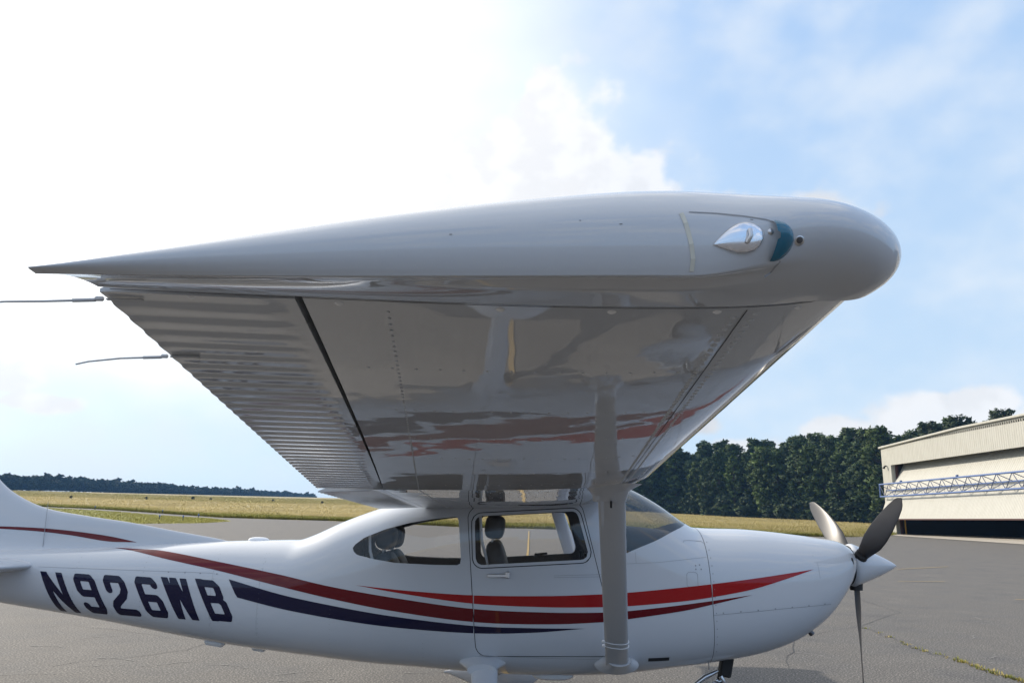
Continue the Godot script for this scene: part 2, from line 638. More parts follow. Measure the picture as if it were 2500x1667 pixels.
func ground() -> void:
	var dist := [0.6]
	while dist[-1] < 3600.0:
		dist.append(dist[-1] + maxf(0.6, dist[-1] * (0.035 if dist[-1] > 60.0 and dist[-1] < 140.0 else 0.07)))
	var rows := []
	var fields := []
	var islands := []
	var aprons := []
	var az := -180.0
	while az < 180.01:
		var row := PackedVector3Array()
		var ff := PackedFloat32Array()
		var fi := PackedFloat32Array()
		var fa := PackedFloat32Array()
		var edge := field_edge(az)
		var span := island_span(clampf(az, -45.0, -19.2))
		for d in dist:
			var x: float = sin(deg_to_rad(az)) * d
			var z: float = -cos(deg_to_rad(az)) * d
			row.append(Vector3(x, land(x, z), z))
			var wob: float = 0.5 * sin(az * 2.3 + 1.0) + 0.3 * sin(az * 7.1)
			ff.append(edge + wob - d)
			var isl: float = maxf(span.x - d, d - span.y) if az <= -19.2 and az > -46.0 else 5.0
			fi.append(isl)
			fa.append(-minf(edge + wob - d, isl))
		rows.append(row)
		fields.append(ff)
		islands.append(fi)
		aprons.append(fa)
		az += 0.4 if absf(az + 0.2) < 47.9 else 4.0
	var nr := Geo.normals(rows, false, false)
	if nr[10][10].y < 0.0:
		nr = Geo.normals(rows, false, true)
	var g := Geo.new()
	g.clipped(rows, nr, [aprons])
	# the middle of the sheet
	for i in rows.size() - 1:
		g.tri(Vector3.ZERO, rows[i][0], rows[i + 1][0], Vector3.UP, Vector3.UP, Vector3.UP)
	tag(put(g, "apron_ground", mat.asphalt), "grey weathered asphalt apron under and around the airplane", "", "", "structure")
	g = Geo.new()
	g.clipped(rows, nr, [fields])
	tag(put(g, "field_ground", mat.dry_grass), "tan dry grass field rising to the tree lines", "", "", "structure")
	g = Geo.new()
	g.clipped(rows, nr, [islands])
	tag(put(g, "island_ground", mat.green_grass), "mown green grass island beside the taxiway on the left", "", "", "structure")
	# faded taxi line that runs under the airplane and away
	g = Geo.new()
	strip_on_land(g, [Vector2(-0.22, -1.0), Vector2(-0.06, -6.0), Vector2(0.13, -12.0)], 0.05, 0.006)
	strip_on_land(g, [Vector2(0.13, -12.0), Vector2(0.95, -40.0), Vector2(1.62, -66.0)], 0.10, 0.006)
	tag(put(g, "taxi_line", mat.yellow_paint), "faded yellow taxi line running under the airplane to the field", "", "", "structure")
	g = Geo.new()
	for q in [[Vector2(11.7, -24.6), Vector2(13.2, -24.75)], [Vector2(4.6, -28.9), Vector2(10.2, -27.0)], [Vector2(11.8, -19.15), Vector2(13.6, -18.9)], [Vector2(14.5, -30.5), Vector2(17.5, -32.5)]]:
		strip_on_land(g, q, 0.07, 0.006)
	tag(put(g, "faded_line", mat.yellow_paint), "worn scraps of yellow line on the apron before the hangar", "", "", "structure")


func strip_on_land(g: Geo, pts: Array, width: float, lift: float) -> void:
	var rows := []
	for i in pts.size() - 1:
		var a: Vector2 = pts[i]
		var b: Vector2 = pts[i + 1]
		var s := (b - a).orthogonal().normalized() * width * 0.5
		var steps := int(a.distance_to(b) / 1.5) + 2
		for k in steps:
			var p := a.lerp(b, float(k) / (steps - 1))
			rows.append(PackedVector3Array([Vector3(p.x - s.x, land(p.x - s.x, p.y - s.y) + lift + 0.0004 * p.length(), p.y - s.y), Vector3(p.x + s.x, land(p.x + s.x, p.y + s.y) + lift + 0.0004 * p.length(), p.y + s.y)]))
	for i in rows.size() - 1:
		if rows[i][0].distance_to(rows[i + 1][0]) > 0.01:
			g.quad(rows[i][0], rows[i][1], rows[i + 1][1], rows[i + 1][0], Vector3.UP)


# ------------------------------------------------------------------ hangar
# a ribbed metal sheet between two heights, running along z; the face looks to -x
func cladding(g: Geo, xl: float, yl: float, xh: float, yh0: float, yh1: float, z0: float, z1: float, pitch: float, depth: float) -> void:
	var n := int(absf(z1 - z0) / pitch)
	var pts := []
	for i in n:
		for k in [[0.0, 0.0], [0.55, 0.0], [0.68, 1.0], [0.87, 1.0]]:
			pts.append(Vector2(lerpf(z0, z1, (i + k[0]) / n), k[1] * depth))
	pts.append(Vector2(z1, 0.0))
	for i in pts.size() - 1:
		var a: Vector2 = pts[i]
		var b: Vector2 = pts[i + 1]
		var ya := lerpf(yh0, yh1, (a.x - z0) / (z1 - z0))
		var yb := lerpf(yh0, yh1, (b.x - z0) / (z1 - z0))
		g.quad(Vector3(xl - a.y, yl, a.x), Vector3(xl - b.y, yl, b.x), Vector3(xh - b.y, yb, b.x), Vector3(xh - a.y, ya, a.x), Vector3(-1, 0.02, 0))


func hangar() -> void:
	var fy := 0.66
	var h := thing("hangar", Vector3(41.5, fy, -60.0), "large cream metal hangar with its door swung partly open and a blue truss across it", "hangar")
	var at := func(x: float, y: float, z: float) -> Vector3: return Vector3(x - 41.5, y - fy, z + 60.0)
	var za := -88.6
	var zb := -26.0
	var oa := -86.6   # the opening
	var ob := -28.0
	var off := Vector3(-41.5, -fy, 60.0)
	# header above the door
	var g := Geo.new()
	cladding(g, 0.0, 8.1 - fy, 0.0, 10.02 - fy, 10.45 - fy, za + 60.0, -72.7 + 60.0, 0.305, 0.018)
	cladding(g, 0.0, 8.1 - fy, 0.0, 10.45 - fy, 10.45 - fy, -72.7 + 60.0, zb + 60.0, 0.305, 0.018)
	g.box(at.call(41.62, 8.06, (za + zb) / 2), Vector3(0.26, 0.08, zb - za))
	put(g, "header_cladding", mat.hangar_cream, h)
	g = Geo.new()
	var last := Vector3(41.42, 10.06, za - 0.15)
	for q in [Vector3(41.42, 10.5, -72.7), Vector3(41.42, 10.5, zb)]:
		var mid: Vector3 = (last + q) / 2
		var dir: Vector3 = (q - last).normalized()
		g.box(at.call(mid.x, mid.y, mid.z), Vector3(0.3, 0.2, last.distance_to(q)), Basis(Vector3(1, 0, 0), dir.cross(Vector3(1, 0, 0)), dir), 0.03)
		last = q
	put(g, "roof_trim", mat.hangar_cream, h)
	# roof and hidden walls
	g = Geo.new()
	g.box(at.call(58.0, 10.15, (za + zb) / 2), Vector3(33.0, 0.2, zb - za - 0.1))
	put(g, "roof", mat.hangar_cream, h)
	g = Geo.new()
	g.box(at.call(57.75, 5.3, za + 0.13), Vector3(32.2, 9.3, 0.2))
	put(g, "side_wall", mat.hangar_cream, h)
	g = Geo.new()
	g.box(at.call(57.75, 5.3, zb - 0.13), Vector3(32.2, 9.3, 0.2))
	put(g, "side_wall", mat.hangar_cream, h)
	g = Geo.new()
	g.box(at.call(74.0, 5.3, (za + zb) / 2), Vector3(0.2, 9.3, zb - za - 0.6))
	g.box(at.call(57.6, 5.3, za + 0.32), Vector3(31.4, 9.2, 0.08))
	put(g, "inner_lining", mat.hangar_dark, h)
	# corner posts beside the opening
	for z in [[za, oa], [ob, zb]]:
		g = Geo.new()
		cladding(g, 0.0, 0.0, 0.0, 8.1 - fy, 8.1 - fy, z[0] + 60.0, z[1] + 60.0, 0.305, 0.02)
		g.box(at.call(41.75, 4.4, z[1] if z[0] == za else z[0]), Vector3(0.5, 7.4, 0.06))
		g.box(at.call(41.75, 4.4, z[0] if z[0] == za else z[1]), Vector3(0.5, 7.4, 0.06))
		put(g, "corner_wall", mat.hangar_cream, h)
	g = Geo.new()
	g.box(at.call(42.05, 4.4, oa + 0.12), Vector3(0.25, 7.4, 0.22))
	put(g, "door_post", mat.hangar_maroon, h)
	g = Geo.new()
	g.box(at.call(42.35, 1.5, oa + 0.34), Vector3(0.12, 2.3, 0.14), Basis(), 0.02)
	put(g, "guard_post", mat.safety_yellow, h)
	g = Geo.new()
	for k in 9:
		g.box(at.call(43.6, 7.75, oa + 0.9 + k * 0.38), Vector3(0.06, 0.55, 0.3), Basis(), 0.01)
	put(g, "inner_blind", mat.hangar_door, h)
	# the tilted door: upper leaf leans out, lower leaf folds back
	g = Geo.new()
	cladding(g, 40.78 - 41.5, 4.60 - fy, 43.10 - 41.5, 8.45 - fy, 8.45 - fy, oa + 60.05, ob + 59.95, 0.305, 0.02)
	put(g, "upper_door_leaf", mat.hangar_door, h)
	g = Geo.new()
	cladding(g, 39.85 - 41.5, 2.30 - fy, 40.76 - 41.5, 4.56 - fy, 4.56 - fy, oa + 60.05, ob + 59.95, 0.2, 0.02)
	put(g, "lower_door_leaf", mat.hangar_door, h)
	g = Geo.new()
	g.box(at.call(39.92, 2.24, (oa + ob) / 2), Vector3(0.14, 0.12, ob - oa - 0.1))
	put(g, "door_edge", mat.hangar_maroon, h)
	# the truss: two chords in front, one behind, and its braces
	var truss := Geo.new()
	truss.box(at.call(40.15, 5.27, oa - 0.1), Vector3(0.14, 1.3, 0.10), Basis(), 0.02)
	var tr := put(truss, "door_truss", mat.truss_blue, h)
	var a0 := oa - 0.15
	var a1 := ob + 0.15
	for q in [[40.15, 5.92, 0.085], [40.15, 4.62, 0.085], [40.86, 5.28, 0.07]]:
		g = Geo.new()
		g.tube([at.call(q[0], q[1], a0), at.call(q[0], q[1], a1)], q[2], 8)
		put(g, "chord", mat.truss_blue, tr)
	var n := 28
	var pitch := (a1 - a0) / n
	for i in n:
		var z := a0 + i * pitch
		for q in [[Vector3(40.15, 5.92, z), Vector3(40.15, 4.62, z + pitch * 0.5)], [Vector3(40.15, 4.62, z + pitch * 0.5), Vector3(40.15, 5.92, z + pitch)], [Vector3(40.15, 5.92, z), Vector3(40.86, 5.28, z + pitch * 0.5)], [Vector3(40.15, 4.62, z + pitch * 0.5), Vector3(40.86, 5.28, z + pitch)]]:
			g = Geo.new()
			g.tube([at.call(q[0].x, q[0].y, q[0].z), at.call(q[1].x, q[1].y, q[1].z)], 0.035, 5, false)
			put(g, "brace", mat.truss_dark, tr)
	for i in 6:
		g = Geo.new()
		g.box(at.call(40.15, 6.07, oa + 4.7 + i * 10.4), Vector3(0.2, 0.16, 0.22), Basis(), 0.03)
		put(g, "bracket", mat.truss_blue, tr)
	# small lamp on the corner
	g = Geo.new()
	g.box(at.call(41.34, 7.98, -87.45), Vector3(0.2, 0.14, 0.14), Basis(), 0.02)
	g.tube([at.call(41.25, 7.95, -87.45), at.call(41.1, 7.72, -87.45)], [0.09, 0.13], 10)
	put(g, "wall_lamp", mat.rubber, h)
	# floor and what stands in the dark inside
	g = Geo.new()
	g.box(at.call(57.5, fy - 0.15, (za + zb) / 2), Vector3(32.6, 0.32, zb - za - 0.4))
	put(g, "floor", mat.concrete, h)
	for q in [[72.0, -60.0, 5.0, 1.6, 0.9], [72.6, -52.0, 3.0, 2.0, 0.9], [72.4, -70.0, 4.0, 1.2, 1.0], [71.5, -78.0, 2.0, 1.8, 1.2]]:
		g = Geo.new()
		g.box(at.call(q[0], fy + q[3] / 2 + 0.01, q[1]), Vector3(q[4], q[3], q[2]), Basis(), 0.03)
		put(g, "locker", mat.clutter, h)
	# concrete strip before the door
	g = Geo.new()
	var rows := []
	for i in 26:
		var z := za - 1.0 + i * 2.6
		var row := PackedVector3Array()
		for k in 6:
			var x := 38.2 + k * 0.62
			row.append(Vector3(x, maxf(land(x, z) + 0.03, lerpf(land(38.2, z) + 0.03, fy, k / 5.0)), z))
		rows.append(row)
	g.sheet(rows, false, rows[0][0].y > 99.0)
	if g.n[0].y < 0.0:
		g = Geo.new()
		g.sheet(rows, false, true)
	tag(put(g, "concrete_strip", mat.concrete), "pale concrete strip along the front of the hangar", "", "", "structure")


# ------------------------------------------------------------------ trees
# a crown as many needle sprays gathered in tufts on limbs
func crown(seed_: int, tall: float, wide: float, low: float, lumps: int, sprays: int, size: float, tone: Color) -> Array:
	var r := RandomNumberGenerator.new()
	r.seed = seed_
	var g := Geo.new()
	g.colored = true
	var limb := Geo.new()
	var trunk_pts := []
	var lean := Vector3(r.randf_range(-0.3, 0.3), 0, r.randf_range(-0.3, 0.3))
	for i in 6:
		var t := i / 5.0
		trunk_pts.append(Vector3(0, tall * 0.96 * t, 0) + lean * sin(t * 2.6) * 1.4)
	limb.tube(trunk_pts, [tall * 0.0125 + 0.06, tall * 0.011 + 0.04, tall * 0.009 + 0.02, tall * 0.0065, tall * 0.004, 0.03], 7)
	for i in lumps:
		var t := pow((i + r.randf()) / lumps, 0.8)
		var y := lerpf(tall * low, tall * 0.975, t)
		# widest above the middle, ragged, thin towards the ground
		var body := sin(PI * clampf(pow(lerpf(0.16, 0.93, t), 1.25), 0, 1)) * (0.8 + 0.25 * sin(t * 11.0 + seed_))
		var reach := wide * pow(maxf(body, 0.03), 0.8) * r.randf_range(0.35, 1.1)
		var a := i * 2.399 + r.randf_range(-0.6, 0.6)
		var ctr := Vector3(cos(a) * reach, y, sin(a) * reach) + lean * sin(t * 2.6) * 1.4
		var rad := r.randf_range(0.6, 1.3) * wide * 0.36 * lerpf(1.0, 0.72, t)
		var foot := Vector3(0, y - reach * 0.35, 0) + lean * sin(t * 2.6) * 1.4
		limb.tube([foot, ctr], [0.05 + tall * 0.002, 0.02], 4, false)
		var shade := r.randf_range(0.74, 1.28)
		for k in sprays:
			var d := Vector3(r.randfn(), r.randfn() * 0.8, r.randfn()).normalized() * pow(r.randf(), 0.45)
			var p := ctr + d * Vector3(rad, rad * 0.72, rad)
			var s := size * r.randf_range(0.6, 1.25)
			var u := Vector3(r.randfn(), r.randfn() * 0.6 + 0.3, r.randfn()).normalized()
			var w := u.cross(Vector3(r.randfn(), r.randfn(), r.randfn())).normalized()
			var m := (d * 2.2 + Vector3(ctr.x, 0.0, ctr.z) / wide * 0.8 + u.cross(w) * 0.8 * (1.0 if u.cross(w).dot(d) > 0 else -1.0) + Vector3(0, 0.25, 0)).normalized()
			var f := shade * r.randf_range(0.75, 1.25)
			f *= 0.78
			g.ink = Color(tone.r * f, tone.g * f, tone.b * f * r.randf_range(0.8, 1.1))
			g.tri(p - w * s * 0.42, p + w * s * 0.42, p + u * s, m, m, m)
			g.tri(p - u * s * 0.5 - w * s * 0.25, p - u * s * 0.5 + w * s * 0.3, p + w * s * 0.1 + u * s * 0.35, m, m, m)
	return [g.mesh(), limb.mesh()]


func make_tree(called: String, parts: Array, at: Vector3, turn: float, k: Vector3, label: String, group: String, category := "tree") -> Node3D:
	var t := thing(called, at, label, category, group)
	t.rotation.y = turn
	t.scale = k
	var tr := MeshInstance3D.new()
	tr.name = "trunk"
	tr.mesh = parts[1]
	tr.material_override = mat.bark
	t.add_child(tr, true)
	var cr := MeshInstance3D.new()
	cr.name = "crown"
	cr.mesh = parts[0]
	cr.material_override = mat.needles
	t.add_child(cr, true)
	return t


func trees() -> void:
	var kinds := []
	for i in 7:
		kinds.append(crown(40 + i, 19.0, [3.5, 3.0, 3.9, 3.3, 3.1, 3.7, 4.1][i], [0.08, 0.16, 0.06, 0.2, 0.1, 0.05, 0.12][i], [84, 78, 92, 76, 82, 86, 94][i], 52, 0.52,
			[Color(0.036, 0.070, 0.018), Color(0.030, 0.058, 0.018), Color(0.044, 0.076, 0.018), Color(0.032, 0.066, 0.021), Color(0.050, 0.086, 0.018), Color(0.036, 0.064, 0.016), Color(0.056, 0.092, 0.02)][i]))
	var airy := crown(61, 21.0, 3.3, 0.62, 30, 40, 0.6, Color(0.040, 0.060, 0.026))
	var light := crown(62, 18.0, 3.2, 0.1, 60, 36, 0.62, Color(0.085, 0.135, 0.030))
	# the front of the wood, from beyond the wing to behind the hangar
	var line := [Vector3(27.0, 0, -233.0), Vector3(46.3, 0, -225.0), Vector3(62.0, 0, -196.0), Vector3(74.5, 0, -169.0), Vector3(84.0, 0, -150.0), Vector3(97.0, 0, -128.0)]
	var groups := "dark pines along the edge of the wood"
	var looks := ["slim dark", "narrow tufted", "broad dark", "tall thin-topped", "bushy yellow-green", "dense low-branched", "wide lighter green"]
	var order := ["first", "second", "third", "fourth", "fifth", "sixth", "seventh", "eighth", "ninth", "tenth", "eleventh", "twelfth", "thirteenth", "fourteenth", "fifteenth", "sixteenth", "seventeenth", "eighteenth", "nineteenth", "twentieth"]
	var counts := {}
	for rank in 4:
		for s in range(line.size() - 2, -1, -1):
			var a: Vector3 = line[s + 1]
			var b: Vector3 = line[s]
			var n := int(a.distance_to(b) / (4.0 + rank * 0.6))
			for i in n:
				var p := a.lerp(b, (i + rng.randf_range(0.1, 0.9)) / n) + Vector3(0.75, 0, -0.66) * (rank * 5.5 + rng.randf_range(-1.6, 1.6))
				p.y = land(p.x, p.z) - 0.15
				var kk := rng.randf_range(0.70, 1.06) + rank * 0.04
				var kind := rng.randi() % 7
				var label: String = ["", "dark pine standing just behind the front row of the wood", "pine deeper in the wood showing its top over the rows before it", "pine at the back of the wood, filling the gaps between the rows"][rank]
				if rank == 0:
					counts[kind] = counts.get(kind, 0) + 1
					label = "%s front-row pine at the wood edge, %s such from the hangar" % [looks[kind], order[counts[kind] - 1]]
				make_tree("pine_tree", kinds[kind], p, rng.randf() * TAU, Vector3(kk * rng.randf_range(0.85, 1.15), kk, kk * rng.randf_range(0.85, 1.15)), label, groups + ", " + ["front row", "second row", "third row", "back row"][rank])
	var own := func(called: String, parts: Array, x: float, z: float, k: float, label: String) -> void:
		make_tree(called, parts, Vector3(x, land(x, z) - 0.1, z), 1.3 + x, Vector3(k, k, k), label, "")
	own.call("broadleaf_tree", light, 61.4, -193.5, 0.97, "light green tree standing out among the dark pines, mid wood edge")
	own.call("broadleaf_tree", light, 56.9, -203.0, 0.86, "smaller light green tree left of the taller light green one")
	own.call("pine_tree", kinds[6], 75.5, -161.5, 1.04, "tallest dense dark pine close beside the hangar corner")
	own.call("pine_tree", airy, 79.5, -149.0, 0.93, "bare-stemmed pine whose rounded top leans over the hangar corner roof")
	own.call("pine_tree", airy, 84.0, -147.5, 0.985, "pine with a flat leaning top seen over the lower end of the hangar roof")
	own.call("pine_tree", airy, 87.6, -139.5, 1.0, "pine with a broad spreading top over the middle of the hangar roof edge")
	own.call("pine_tree", airy, 91.5, -131.0, 0.97, "pine top peeping over the hangar roof at the edge of the photo")
	# low growth at the foot of the wood
	var shrub := crown(63, 3.4, 1.9, 0.05, 16, 26, 0.6, Color(0.040, 0.066, 0.02))
	var places := []
	for s in line.size() - 2:
		var a: Vector3 = line[s]
		var b: Vector3 = line[s + 1]
		for i in int(a.distance_to(b) / 0.7):
			var p := a.lerp(b, rng.randf()) + Vector3(0.75, 0, -0.66) * rng.randf_range(-3.2, 1.0)
			var k := rng.randf_range(0.6, 1.45)
			places.append(Transform3D(Basis(Vector3.UP, rng.randf() * TAU).scaled(Vector3(k, k, k)), Vector3(p.x, land(p.x, p.z) - 0.1, p.z)))
	tag(scatter("undergrowth", shrub[0], mat.needles, places, []), "dark bushy undergrowth along the foot of the pine wood", "undergrowth", "", "stuff")
	# the far woods on the left
	places = []
	var far := crown(64, 11.0, 3.4, 0.06, 22, 20, 1.15, Color(0.032, 0.052, 0.024))
	var fl := [[-40.0, 520.0, 1.0], [-33.0, 560.0, 1.0], [-30.0, 585.0, 0.98], [-25.0, 640.0, 0.95], [-20.0, 735.0, 0.9], [-16.0, 840.0, 0.82], [-13.6, 930.0, 0.72]]
	for s in fl.size() - 1:
		for i in 85:
			var t := (i + rng.randf()) / 85.0
			var az: float = lerpf(fl[s][0], fl[s + 1][0], t)
			var d: float = lerpf(fl[s][1], fl[s + 1][1], t) + rng.randf_range(0.0, 26.0)
			var k: float = lerpf(fl[s][2], fl[s + 1][2], t) * rng.randf_range(0.66, 1.06) * (1.22 if rng.randf() < 0.08 else 1.0)
			var x := sin(deg_to_rad(az)) * d
			var z := -cos(deg_to_rad(az)) * d
			places.append(Transform3D(Basis(Vector3.UP, rng.randf() * TAU).scaled(Vector3(k * 1.2, k * 0.84, k * 1.2)), Vector3(x, land(x, z) - 0.3, z)))
	tag(scatter("distant_forest", far[0], mat.needles, places, []), "blue-green line of distant woods across the far left field", "forest", "", "stuff")


func scatter(called: String, m: Mesh, material: Material, places: Array, tints: Array) -> MultiMeshInstance3D:
	var mm := MultiMesh.new()
	mm.transform_format = MultiMesh.TRANSFORM_3D
	mm.use_colors = tints.size() > 0
	mm.mesh = m
	mm.instance_count = places.size()
	for i in places.size():
		mm.set_instance_transform(i, places[i])
		if tints.size():
			mm.set_instance_color(i, tints[i])
	var o := MultiMeshInstance3D.new()
	o.name = numbered(called)
	o.multimesh = mm
	o.material_override = material
	add_child(o)
	return o


func tuft(seed_: int, blades: int, tall: float, spread: float) -> ArrayMesh:
	var r := RandomNumberGenerator.new()
	r.seed = seed_
	var g := Geo.new()
	g.colored = true
	for i in blades:
		var a := r.randf() * TAU
		var o := Vector3(r.randfn() * spread, 0, r.randfn() * spread)
		var h := tall * r.randf_range(0.5, 1.1)
		var tip := o + Vector3(cos(a) * h * 0.45, h, sin(a) * h * 0.45)
		var w := Vector3(-sin(a), 0, cos(a)) * tall * 0.09
		var m := Vector3(cos(a) * 0.4, 1.0, sin(a) * 0.4).normalized()
		var f := r.randf_range(0.85, 1.1)
		g.ink = Color(f, f, f)
		g.tri(o - w, o + w, tip, m, m, m)
	return g.mesh()


func grasses() -> void:
	var blade := tuft(5, 9, 1.0, 0.5)
	var places := []
	var tints := []
	var lump := FastNoiseLite.new()
	lump.seed = 3
	lump.frequency = 0.045
	lump.fractal_octaves = 3
	for i in 120000:
		var az := rng.randf_range(-36.0, 25.5)
		var near := field_edge(az)
		var d := near + 0.6 + pow(rng.randf(), 2.1) * 420.0
		var x := sin(deg_to_rad(az)) * d
		var z := -cos(deg_to_rad(az)) * d
		if d > 175.0 and az > 8.0 and (x * 0.66 + z * 0.75 + 134.0) < -2.0 and d > 226.0 - (az - 11.6) * 3.6:
			continue
		var band := d - near
		var n := lump.get_noise_2d(x, z)
		var green := clampf(1.3 - band / (19.0 + n * 22.0), 0.03, 1.0)
		if az > 8.0:
			green = clampf(0.85 - band / 60.0 + n * 0.7, 0.15, 0.95)
		if band > 150.0:
			green = clampf(n * 1.2 + 0.42, 0.1, 0.65)
		var k := lerpf(0.17, 0.34, green) * rng.randf_range(0.7, 1.15) * (1.0 + band / 260.0)
		var c := Color(0.56, 0.46, 0.23).lerp(Color(0.20, 0.20, 0.035), clampf(green + 0.08, 0.0, 1.0))
		var f := rng.randf_range(0.88, 1.0) * (1.0 + n * 0.3)
		places.append(Transform3D(Basis(Vector3.UP, rng.randf() * TAU).scaled(Vector3(k * 1.3, k, k * 1.3)), Vector3(x, land(x, z) - 0.02, z)))
		tints.append(Color(c.r * f, c.g * f, c.b * f))
	tag(scatter("tall_grass", blade, mat.blades, places, tints), "tall dry and green grass growing over the field", "grass", "", "stuff")
	places = []
	tints = []
	for i in 9000:
		var az := rng.randf_range(-38.0, -19.3)
		var span := island_span(az)
		var d := lerpf(span.x, span.y, rng.randf())
		var x := sin(deg_to_rad(az)) * d
		var z := -cos(deg_to_rad(az)) * d
		var k := rng.randf_range(0.06, 0.13)
		var f := rng.randf_range(0.8, 1.2)
		places.append(Transform3D(Basis(Vector3.UP, rng.randf() * TAU).scaled(Vector3(k * 3.0, k, k * 3.0)), Vector3(x, land(x, z) - 0.01, z)))
		tints.append(Color(0.25 * f, 0.24 * f, 0.045 * f))
	tag(scatter("short_grass", blade, mat.blades, places, tints), "short mown grass on the island by the taxiway", "grass", "", "stuff")
	# weeds along the crack in the apron
	places = []
	tints = []
	var track := [Vector2(5.85, -13.6), Vector2(5.75, -12.3), Vector2(5.61, -11.6), Vector2(5.68, -10.9), Vector2(5.69, -10.2), Vector2(5.63, -9.7), Vector2(5.66, -9.2), Vector2(5.6, -8.2), Vector2(5.66, -7.0)]
	for s in track.size() - 1:
		for i in 26:
			var t := rng.randf()
			if s < 3 and fmod(t * 2.7 + s * 0.4, 1.0) > 0.34:
				continue
			if fmod(t * 3.1 + s * 0.37, 1.0) > 0.76:
				continue
			var p: Vector2 = track[s].lerp(track[s + 1], t) + Vector2(rng.randfn() * 0.022, rng.randfn() * 0.02)
			var k := rng.randf_range(0.018, 0.045)
			var dry := rng.randf()
			places.append(Transform3D(Basis(Vector3.UP, rng.randf() * TAU).scaled(Vector3(k * 1.6, k, k * 1.6)), Vector3(p.x, 0.0, p.y)))
			tints.append(Color(0.14, 0.17, 0.02).lerp(Color(0.45, 0.36, 0.12), 1.0 if dry > 0.62 else 0.15))
	tag(scatter("crack_weeds", blade, mat.blades, places, tints), "green and straw-coloured weeds growing along a crack in the apron", "weeds", "", "stuff")
	# thin cracks in the asphalt
	var g := Geo.new()
	var paths := [track, [Vector2(3.3, -9.9), Vector2(4.2, -12.2), Vector2(5.8, -13.8), Vector2(7.6, -16.0), Vector2(8.1, -20.0)],
		[Vector2(-6.5, -12.5), Vector2(-4.2, -11.2), Vector2(-2.4, -11.6), Vector2(-1.0, -10.9)], [Vector2(-5.0, -9.3), Vector2(-4.0, -10.4), Vector2(-3.8, -12.0)], [Vector2(9.5, -31.0), Vector2(13.0, -24.0), Vector2(14.5, -18.5)]]
	for p in paths:
		var fine := []
		for s in p.size() - 1:
			for i in 6:
				fine.append(p[s].lerp(p[s + 1], i / 6.0) + Vector2(rng.randfn(), rng.randfn()) * 0.035)
		for i in fine.size() - 1:
			var s: Vector2 = (fine[i + 1] - fine[i]).orthogonal().normalized() * rng.randf_range(0.0025, 0.006)
			var a: Vector2 = fine[i]
			var b: Vector2 = fine[i + 1]
			g.quad(Vector3(a.x - s.x, 0.005, a.y - s.y), Vector3(a.x + s.x, 0.005, a.y + s.y), Vector3(b.x + s.x, 0.005, b.y + s.y), Vector3(b.x - s.x, 0.005, b.y - s.y), Vector3.UP)
	var scuff := Geo.new()
	for i in 46:
		var p := Vector2(rng.randf_range(-7.0, -0.2), rng.randf_range(-15.0, -8.6)) if i < 34 else Vector2(rng.randf_range(3.0, 10.0), rng.randf_range(-16.0, -9.0))
		var dir := Vector2.from_angle(rng.randf_range(-0.9, 0.5))
		for k in 5:
			var q := p + dir * rng.randf_range(0.03, 0.14)
			var w := dir.orthogonal() * rng.randf_range(0.004, 0.02)
			scuff.quad(Vector3(p.x - w.x, 0.004, p.y - w.y), Vector3(p.x + w.x, 0.004, p.y + w.y), Vector3(q.x + w.x * 0.4, 0.004, q.y + w.y * 0.4), Vector3(q.x - w.x * 0.4, 0.004, q.y - w.y * 0.4), Vector3.UP)
			p = q + dir * rng.randf_range(0.0, 0.05)
			dir = dir.rotated(rng.randf_range(-0.6, 0.6))
	tag(put(scuff, "apron_scuffs", mat.scuff), "pale scuffs and worn patches scattered over the apron", "", "", "stuff")
	tag(put(g, "apron_cracks", mat.seam), "thin dark cracks wandering across the apron", "", "", "structure")


func small_things() -> void:
	# taxiway edge lights: a short stem with a blue dome
	var k := 0
	for q in [[-32.56, -75.26, "blue taxiway light at the near edge of the grass island, left of its twin"], [-30.21, -74.89, "blue taxiway light at the near edge of the grass island, nearest its tip"], [-41.94, -97.6, "blue taxiway light on the far edge of the grass island"],
			[-56.2, -109.4, "blue taxiway light farthest along the grass island beside the tail fin"], [-31.7, -82.4, "blue taxiway light at the rounded end of the grass island"]]:
		var t := thing("taxiway_light", Vector3(q[0], land(q[0], q[1]), q[1]), q[2], "runway light", "blue lights along the taxiway")
		var g := Geo.new()
		g.lathe(Vector3.ZERO, Vector3.UP, [Vector2(0, 0.12), Vector2(0.04, 0.12), Vector2(0.06, 0.035), Vector2(0.3, 0.035)], 10)
		put(g, "stem", mat.clutter, t)
		g = Geo.new()
		g.lathe(Vector3(0, 0.3, 0), Vector3.UP, [Vector2(0, 0.07), Vector2(0.1, 0.075), Vector2(0.16, 0.05), Vector2(0.18, 0.005)], 10)
		put(g, "lamp_lens", mat.truss_blue, t)
		k += 1
	# dark shrubs dotted over the dry field
	var shrub := crown(71, 1.6, 0.9, 0.05, 9, 22, 0.4, Color(0.05, 0.062, 0.022))
	var names := ["left of the rest", "second from the left", "under the far woods", "nearest the wing flap", "beside the far woods' end", "close to the tall grass"]
	var spots := [[-28.6, 250.0, 0.9], [-24.3, 270.0, 1.0], [-21.5, 290.0, 1.3], [-20.4, 292.0, 1.0], [-16.4, 280.0, 1.0], [-13.1, 250.0, 0.9]]
	for i in spots.size():
		var x: float = sin(deg_to_rad(spots[i][0])) * spots[i][1]
		var z: float = -cos(deg_to_rad(spots[i][0])) * spots[i][1]
		make_tree("field_shrub", shrub, Vector3(x, land(x, z), z), i * 1.1, Vector3.ONE * spots[i][2] * 0.55, "small dark shrub in the dry field, " + names[i], "shrubs dotted over the dry field", "shrub")


